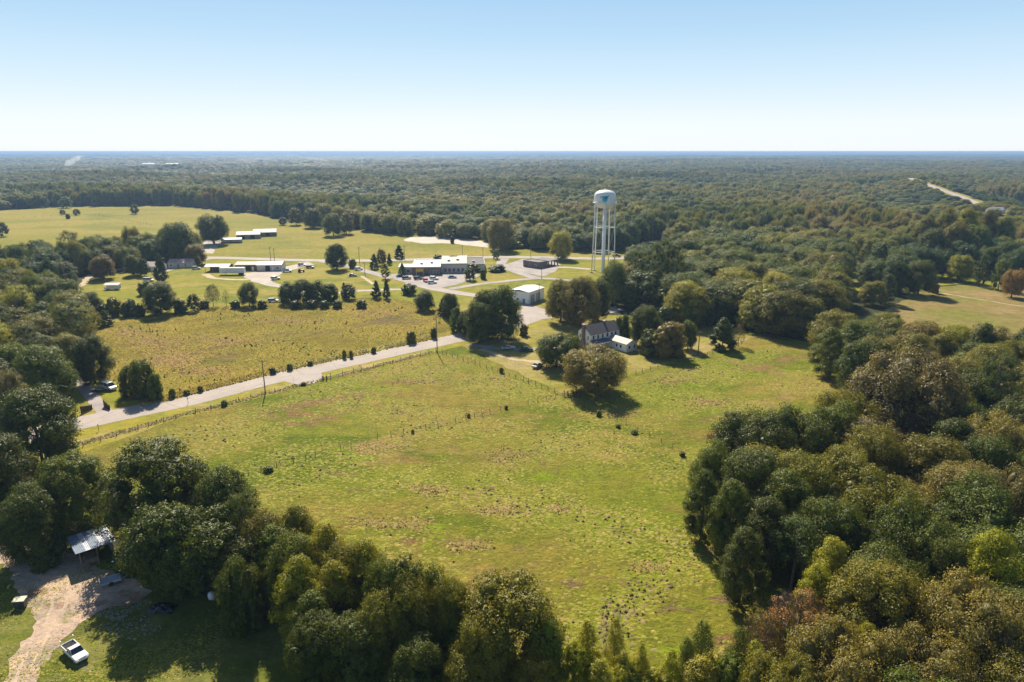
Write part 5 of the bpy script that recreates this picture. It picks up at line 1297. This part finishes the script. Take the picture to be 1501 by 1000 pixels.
flat_trailer(143, 573, 8, 3.2, 'small flat trailer with a wooden deck beside the camper van')
flat_trailer(163, 855, 35, 2.8, 'pale flat trailer lying in the shade of the dirt yard', 'tin')
def semi():
    X, Y = G(322, 403.5); t = empty('semi_trailer', (X, Y, .05), R(1)); tag(t, 'long white semi-trailer parked in front of the open shed', 'trailer')
    MB().box(0, 13.4, 0, 2.5, 1.15, 3.95).build('body', M['white_paint'], t, bevel=.04)
    r_ = MB()
    for i in range(12): r_.box(.9 + i * 1.05, .96 + i * 1.05, -.03, -.001, 1.2, 3.9)
    r_.build('side_rib', M['white_paint'], t)['kind'] = 'stuff'
    for x in (10.6, 11.9):
        for y in (.2, 2.3): MB().tube([(x, y - .2, .5), (x, y + .2, .5)], .5, 14).build('wheel', M['rubber'], t)
    MB().box(3.0, 3.15, .3, .45, 0, 1.15).box(3.0, 3.15, 2.05, 2.2, 0, 1.15).build('landing_leg', M['tin'], t)
    MB().box(.5, 13, .6, 1.9, .95, 1.148).build('chassis', M['dark'], t)
semi()
def tractor():
    X, Y = G(441, 399); t = empty('tractor', (X, Y, .05), R(10)); tag(t, 'red-brown tractor at the right end of the gravel lot', 'tractor')
    MB().box(-.4, 2.0, -.4, .4, .8, 1.5).build('engine_hood', CARC['rustred'], t, bevel=.06); MB().box(-1.0, .1, -.6, .6, 1.0, 1.35).build('platform', CARC['rustred'], t)
    MB().box(-.8, -.2, -.3, .3, 1.35, 1.75).build('seat', M['rubber'], t); MB().box(-1.2, .3, -.75, .75, 2.5, 2.6).build('canopy', CARC['rustred'], t)
    for x, y in ((-1.1, -.6), (-1.1, .6), (.2, -.6), (.2, .6)): MB().tube([(x, y, 1.3), (x, y, 2.5)], .04, 5).build('post', M['dark'], t)
    for s in (-1, 1):
        MB().tube([(-.7, s * .85 - .2, .75), (-.7, s * .85 + .2, .75)], .75, 18).build('wheel', M['rubber'], t); MB().tube([(1.6, s * .7 - .12, .4), (1.6, s * .7 + .12, .4)], .4, 14).build('wheel', M['rubber'], t)
tractor()
def box_trailer():
    X, Y = G(153, 425.5); t = empty('box_trailer', (X, Y, 0), R(6)); tag(t, 'white open-fronted trailer standing alone on the small lawn in the wood', 'trailer')
    MB().box(0, 6.8, 2.2, 2.4, .6, 2.6).build('back_wall', M['white_wall'], t); MB().prism([(-.1, 2.35), (2.5, 3.1), (2.5, 3.18), (-.1, 2.43)], 'x', -.15, 6.95).build('roof', M['white_roof'], t)
    MB().box(0, 6.8, 0, 2.2, .55, .7).build('deck', M['wood_grey'], t)
    for i in range(7): MB().box(.02 + i * 1.11, .14 + i * 1.11, 0, .1, .7, 2.4).build('post', M['white_wall'], t)
    MB().box(0, 6.8, -.04, -.002, .7, 1.3).build('front_panel', M['white_wall'], t)
    for x in (1.4, 5.2):
        for y in (.15, 2.2): MB().tube([(x, y - .12, .33), (x, y + .12, .33)], .33, 12).build('wheel', M['rubber'], t)
box_trailer()

# --- things in the near yard
def small(name, label, cat, px, py, rz=0, z=.06):
    X, Y = G(px, py); t = empty(name, (X, Y, z), R(rz)); return tag(t, label, cat)
t = small('metal_bin', 'cream-topped metal bin on the grass edge of the dirt drive', 'bin', 31, 890, 8)
MB().frustum(-1.05, 1.05, -.7, .7, 0.1, 1.35, -.12, -.08).build('body', CARC['dark'], t, bevel=.03)
MB().prism([(-.85, 1.36), (.85, 1.5), (.85, 1.58), (-.85, 1.44)], 'x', -1.22, 1.22).build('lid', M['cream'], t)
for x in (-.8, .8): MB().box(x - .1, x + .1, -.6, .6, 0, .1).build('skid', M['wood'], t)
t.scale = (.68, .68, .9)
t = small('storage_tank', 'small white tank glinting in the deep shade of the near treeline', 'tank', 311, 880)
MB().lathe([(.3, .25), (.5, .4), (.55, .8), (.5, 1.2), (.3, 1.35), (.12, 1.4)], 18).build('shell', M['white_paint'], t, smooth=True)
MB().box(-.4, .4, -.08, .08, 0, .35).build('stand', M['concrete'], t)
t = small('garden_tractor', 'grey-blue riding mower beside the tin-roofed shed', 'mower', 174, 828, -20)
MB().box(0, .9, -.35, .35, .35, .85).build('hood', CARC['lightblue'], t, bevel=.06); MB().box(-.9, 0, -.5, .5, .4, .6).build('body', CARC['lightblue'], t, bevel=.05)
MB().box(-.75, -.3, -.25, .25, .6, 1.05).build('seat', M['rubber'], t); MB().tube([(.0, 0, .8), (-.15, 0, 1.15)], .04, 5).build('steering_column', M['dark'], t)
for x, y, r_ in ((-.6, -.5, .3), (-.6, .5, .3), (.6, -.42, .22), (.6, .42, .22)): MB().tube([(x, y - .09, r_), (x, y + .09, r_)], r_, 12).build('wheel', M['rubber'], t)
for k, (px, py, lb) in enumerate([(204, 853, 'first terracotta tub right of the shed'), (222, 848, 'middle terracotta tub in the shade right of the shed'), (235, 845, 'last terracotta tub, farthest from the shed')]):
    t = small('plant_tub', lb, 'tub', px, py); t['group'] = 'tubs in the shaded yard'
    MB().lathe([(.28, 0), (.42, .5), (.46, .5), (.46, .58), (.38, .58), (.36, .5)], 14).build('pot', M['terracotta'], t)
    MB().lathe([(.01, .66), (.36, .52)], 10).build('soil', M['floor'], t)
def tarp_heap():
    X, Y = G(238, 893); r_ = random.Random(9); m = MB(); n = 15; V = []; F = []
    for i in range(n + 1):
        for j in range(n + 1):
            x, y = -2.6 + 5.2 * i / n, -1.6 + 3.2 * j / n; d = max(0, 1 - (x / 2.7) ** 2 - (y / 1.7) ** 2)
            V.append((x, y, .03 + d ** .5 * .7 * (1 + .5 * math.sin(3 * x + 2 * y) * math.cos(4 * y)) + r_.uniform(0, .12) * (d > 0)))
    for i in range(n):
        for j in range(n): F.append((i * (n + 1) + j, (i + 1) * (n + 1) + j, (i + 1) * (n + 1) + j + 1, i * (n + 1) + j + 1))
    o = m.add(V, F).build('tarp_heap', M['blackm'], smooth=True); o.location = (X, Y, .05); o.scale = (.75, .7, .8); tag(o, 'crumpled black plastic tarp heap in the shaded yard', 'tarp')
tarp_heap()
# --- gate panels by the side drive
for px, py, rz, L, lb in ((152.5, 597, -38, 3.4, 'dark red-brown board fence wing on the right of the gated drive'), (120, 607, 75, 3.2, 'dark red-brown board fence wing on the left of the gated drive')):
    X, Y = G(px, py); t = empty('board_fence', (X, Y, 0), R(rz)); tag(t, lb, 'fence', 'board fence wings at the gated drive')
    n = int(L / .2)
    for i in range(n): MB().box(i * .2, i * .2 + .17, 0, .04, .08, 2.0 - .75 * i / n).build('board', M['wood_dark'], t)
    for z in (.4, 1.05): MB().box(0, L, .042, .1, z, z + .1).build('rail', M['wood_dark'], t)
    for x in (-.12, L): MB().box(x, x + .14, 0, .14, 0, 2.1 if x < 0 else 1.45).build('post', M['wood_dark'], t)
    
# --- utility poles
def pole(px, py, ytop, label, arm=True):
    X, Y = G(px, py); h = min(max(height_at(px, ytop, X, Y), 7), 13); t = empty('utility_pole', (X, Y, 0), R(20)); tag(t, label, 'utility pole', 'utility poles along the roads')
    MB().tube([(0, 0, 0), (0, 0, h)], [.17, .11], 8).build('shaft', M['wood'], t)
    if arm:
        MB().box(-1.0, 1.0, .1, .2, h - .7, h - .58).build('crossarm', M['wood'], t)
        for x in (-.9, 0.35, .9): MB().lathe([(.05, h - .58), (.07, h - .5), (.03, h - .42)], 8, x, .15).build('insulator', M['concrete'], t)
    return (X, Y, h)
P1 = pole(389, 577, 527, 'utility pole beside the left half of the road, at the pasture fence')
P2 = pole(641, 518, 462, 'tall utility pole at the road corner of the pasture fence')
for a in [(397, 383, 362, 'left one of two poles standing behind the cream workshop'), (402.5, 383, 364, 'right one of two poles standing behind the cream workshop'), (527, 386, 362, 'pole beside the highway near the round shade tree'),
          (593, 381, 360, 'pole behind the evergreens left of the sprawling building'), (678, 378, 360, 'pole behind the right wing of the sprawling building'), (708, 379, 365, 'pole beside the ball-shaped tree'),
          (778, 378, 362, 'pole behind the low brown building'), (794, 409, 396, 'short pole at the fork of the lanes below the brown building'), (790, 444, 415, 'pole against the right wall of the white warehouse'),
          (1023.5, 516, 485, 'pole between the reddish tree and the dark conical one'), (535, 403, 388, 'short pole beside the lawn path')]:
    pole(*a)
# --- roadside markers
for px, py, yt, lb in ((145, 632, 617, 'marker post at the left end of the road'), (276, 592, 584, 'marker post on the right shoulder opposite the weedy field corner'), (528, 543, 528, 'marker post past the field entrance')):
    X, Y = G(px, py); t = empty('marker_post', (X, Y, 0)); tag(t, lb, 'road marker', 'marker posts along the road')
    MB().box(-.04, .04, -.03, .03, 0, 1.6).build('post', M['wood_grey'], t); MB().box(-.16, .16, -.05, -.032, 1.3, 1.75).build('plate', M['yellow'], t)
# --- post and wire fences
def fence(pts, step, label, h=1.25, gap=0.0, wires=(.45, .8, 1.15), seed=1, rad=.07, hedge=False):
    r_ = random.Random(seed); P = [np.array(G(*p)) for p in pts]; o = P[0]
    t = empty('wire_fence', (o[0], o[1], 0)); tag(t, label, 'fence', 'post and wire fences round the fields')
    post = None; w = MB()
    for a, b in zip(P, P[1:]):
        L = np.hypot(*(b - a)); n = max(1, int(L / step))
        for z in wires: w.tube([(*(a - o), z), (*(b - o), z)], .012, 3)
        for i in range(n):
            if r_.random() < gap: continue
            q = a + (b - a) * (i + r_.uniform(-.15, .15)) / n - o; hh = h * r_.uniform(.85, 1.25)
            if post is None:
                post = MB().tube([(0, 0, 0), (0, 0, 1)], [1, .85], 6).build('post', M['wood_dark' if hedge else 'wood'], t); s = post
            else:
                s = post.copy(); col.objects.link(s); s.parent = t
            s.location = (q[0], q[1], 0); s.scale = (rad, rad, hh); s.rotation_euler = (r_.uniform(-.06, .06), r_.uniform(-.06, .06), 0)
    w.build('wire', M['wire'], t)
fence([(118, 656), (200, 631), (260, 613), (330, 594), (400, 575), (428, 568)], 3.3, 'wooden post fence along the road at the left end of the pasture', rad=.10, seed=2)
fence([(472, 557), (560, 536), (640, 516)], 3.3, 'wooden post fence along the road from the field entrance to the tall pole', rad=.09, seed=3)
fence([(640, 516), (730, 546), (825, 580)], 2.6, 'post fence running from the tall pole down to the pasture gate', rad=.085, seed=4, h=1.4)
fence([(825, 581), (745, 599), (640, 626), (555, 643), (515, 655), (430, 678), (385, 690), (340, 702)], 2.6, 'old broken fence line crossing the pasture to the left', gap=.25, seed=5, rad=.07)
fence([(826, 582), (850, 592), (905, 617), (950, 638), (1003, 668)], 3.2, 'old fence line crossing the pasture towards the right-hand wood', gap=.3, seed=6)
fence([(895, 556), (920, 552), (965, 540), (1010, 531), (1060, 514)], 3.0, 'post fence between the farmhouse yard and the pasture', seed=7, rad=.085)
fence([(235, 590), (300, 573), (400, 547), (500, 524), (640, 494)], 4.0, 'weedy fence along the far side of the road', seed=8, gap=.2)
fence([(35, 319), (90, 317), (160, 315)], 8, 'far fence crossing the hay pasture', seed=9, rad=.15, h=1.6)
fence([(140, 316), (180, 322), (225, 331)], 8, 'far fence slanting down the hay pasture', seed=10, rad=.15, h=1.6)
t = empty('field_gate', (*G(826, 581), 0), R(-20)); tag(t, 'dark wooden gate posts where three fence lines meet in the pasture', 'gate')
for x in (0, 1.1, 2.6, 3.4, 4.6): MB().box(x, x + .22, 0, .22, 0, 1.7).build('post', M['wood_dark'], t)
for z in (.4, .8, 1.2): MB().box(.22, 1.1, .06, .14, z, z + .12).build('rail', M['wood_dark'], t)
sheet('field_entrance', [(415, 559), (440, 565), (462, 562), (473, 553), (470, 545), (420, 552)], M['asphalt'], .066, jit=.1)
for px in (473, 478): 
    X, Y = G(px, 558); MB().box(X, X + .25, Y, Y + .25, 0, 1.5).build('gate_post', M['wood_dark'])
    o = bpy.context.scene.objects[-1]
for k, o in enumerate([o for o in col.objects if o.name.startswith('gate_post')]): tag(o, ('left' if k == 0 else 'right') + ' dark gate post at the field entrance from the road', 'gate post', 'gate posts at the field entrance')

# --- smoke from a fire in the far wood
def smoke():
    M['smoke'] = bpy.data.materials.new('smoke'); m = M['smoke']; m.use_nodes = True; n = m.node_tree.nodes; n.remove(n['Principled BSDF'])
    v = n.new('ShaderNodeVolumePrincipled'); v.inputs['Color'].default_value = (1, 1, 1, 1); v.inputs['Anisotropy'].default_value = .45; v.inputs['Density'].default_value = .026
    m.node_tree.links.new(v.outputs[0], n['Material Output'].inputs['Volume'])
    X, Y = G(88, 251); bm = bmesh.new(); r_ = random.Random(2)
    t = empty('smoke_plume', (X, Y, relief(X, Y) * 1.0 + 5)); tag(t, 'white smoke plume drifting right from the far wood on the left', 'smoke', kind='stuff')
    mb = MB(); pts = []; rad = []
    for i in range(9):
        f = i / 8; pts.append((2 + f * 88 + r_.uniform(-6, 6), r_.uniform(-5, 5), f ** .75 * 48 + r_.uniform(-2, 2))); rad.append(4 + math.sin(f * 3.0) * 6 + r_.uniform(-1.5, 1.5) if f < 1 else 1.0)
    mb.tube(pts, rad, 12).build('plume', m, t, smooth=True)
smoke()
print('tris', sum(len(m.polygons) * (1 if len(m.polygons) and m.polygons[0].loop_total == 3 else 2) for m in bpy.data.meshes if m.users))
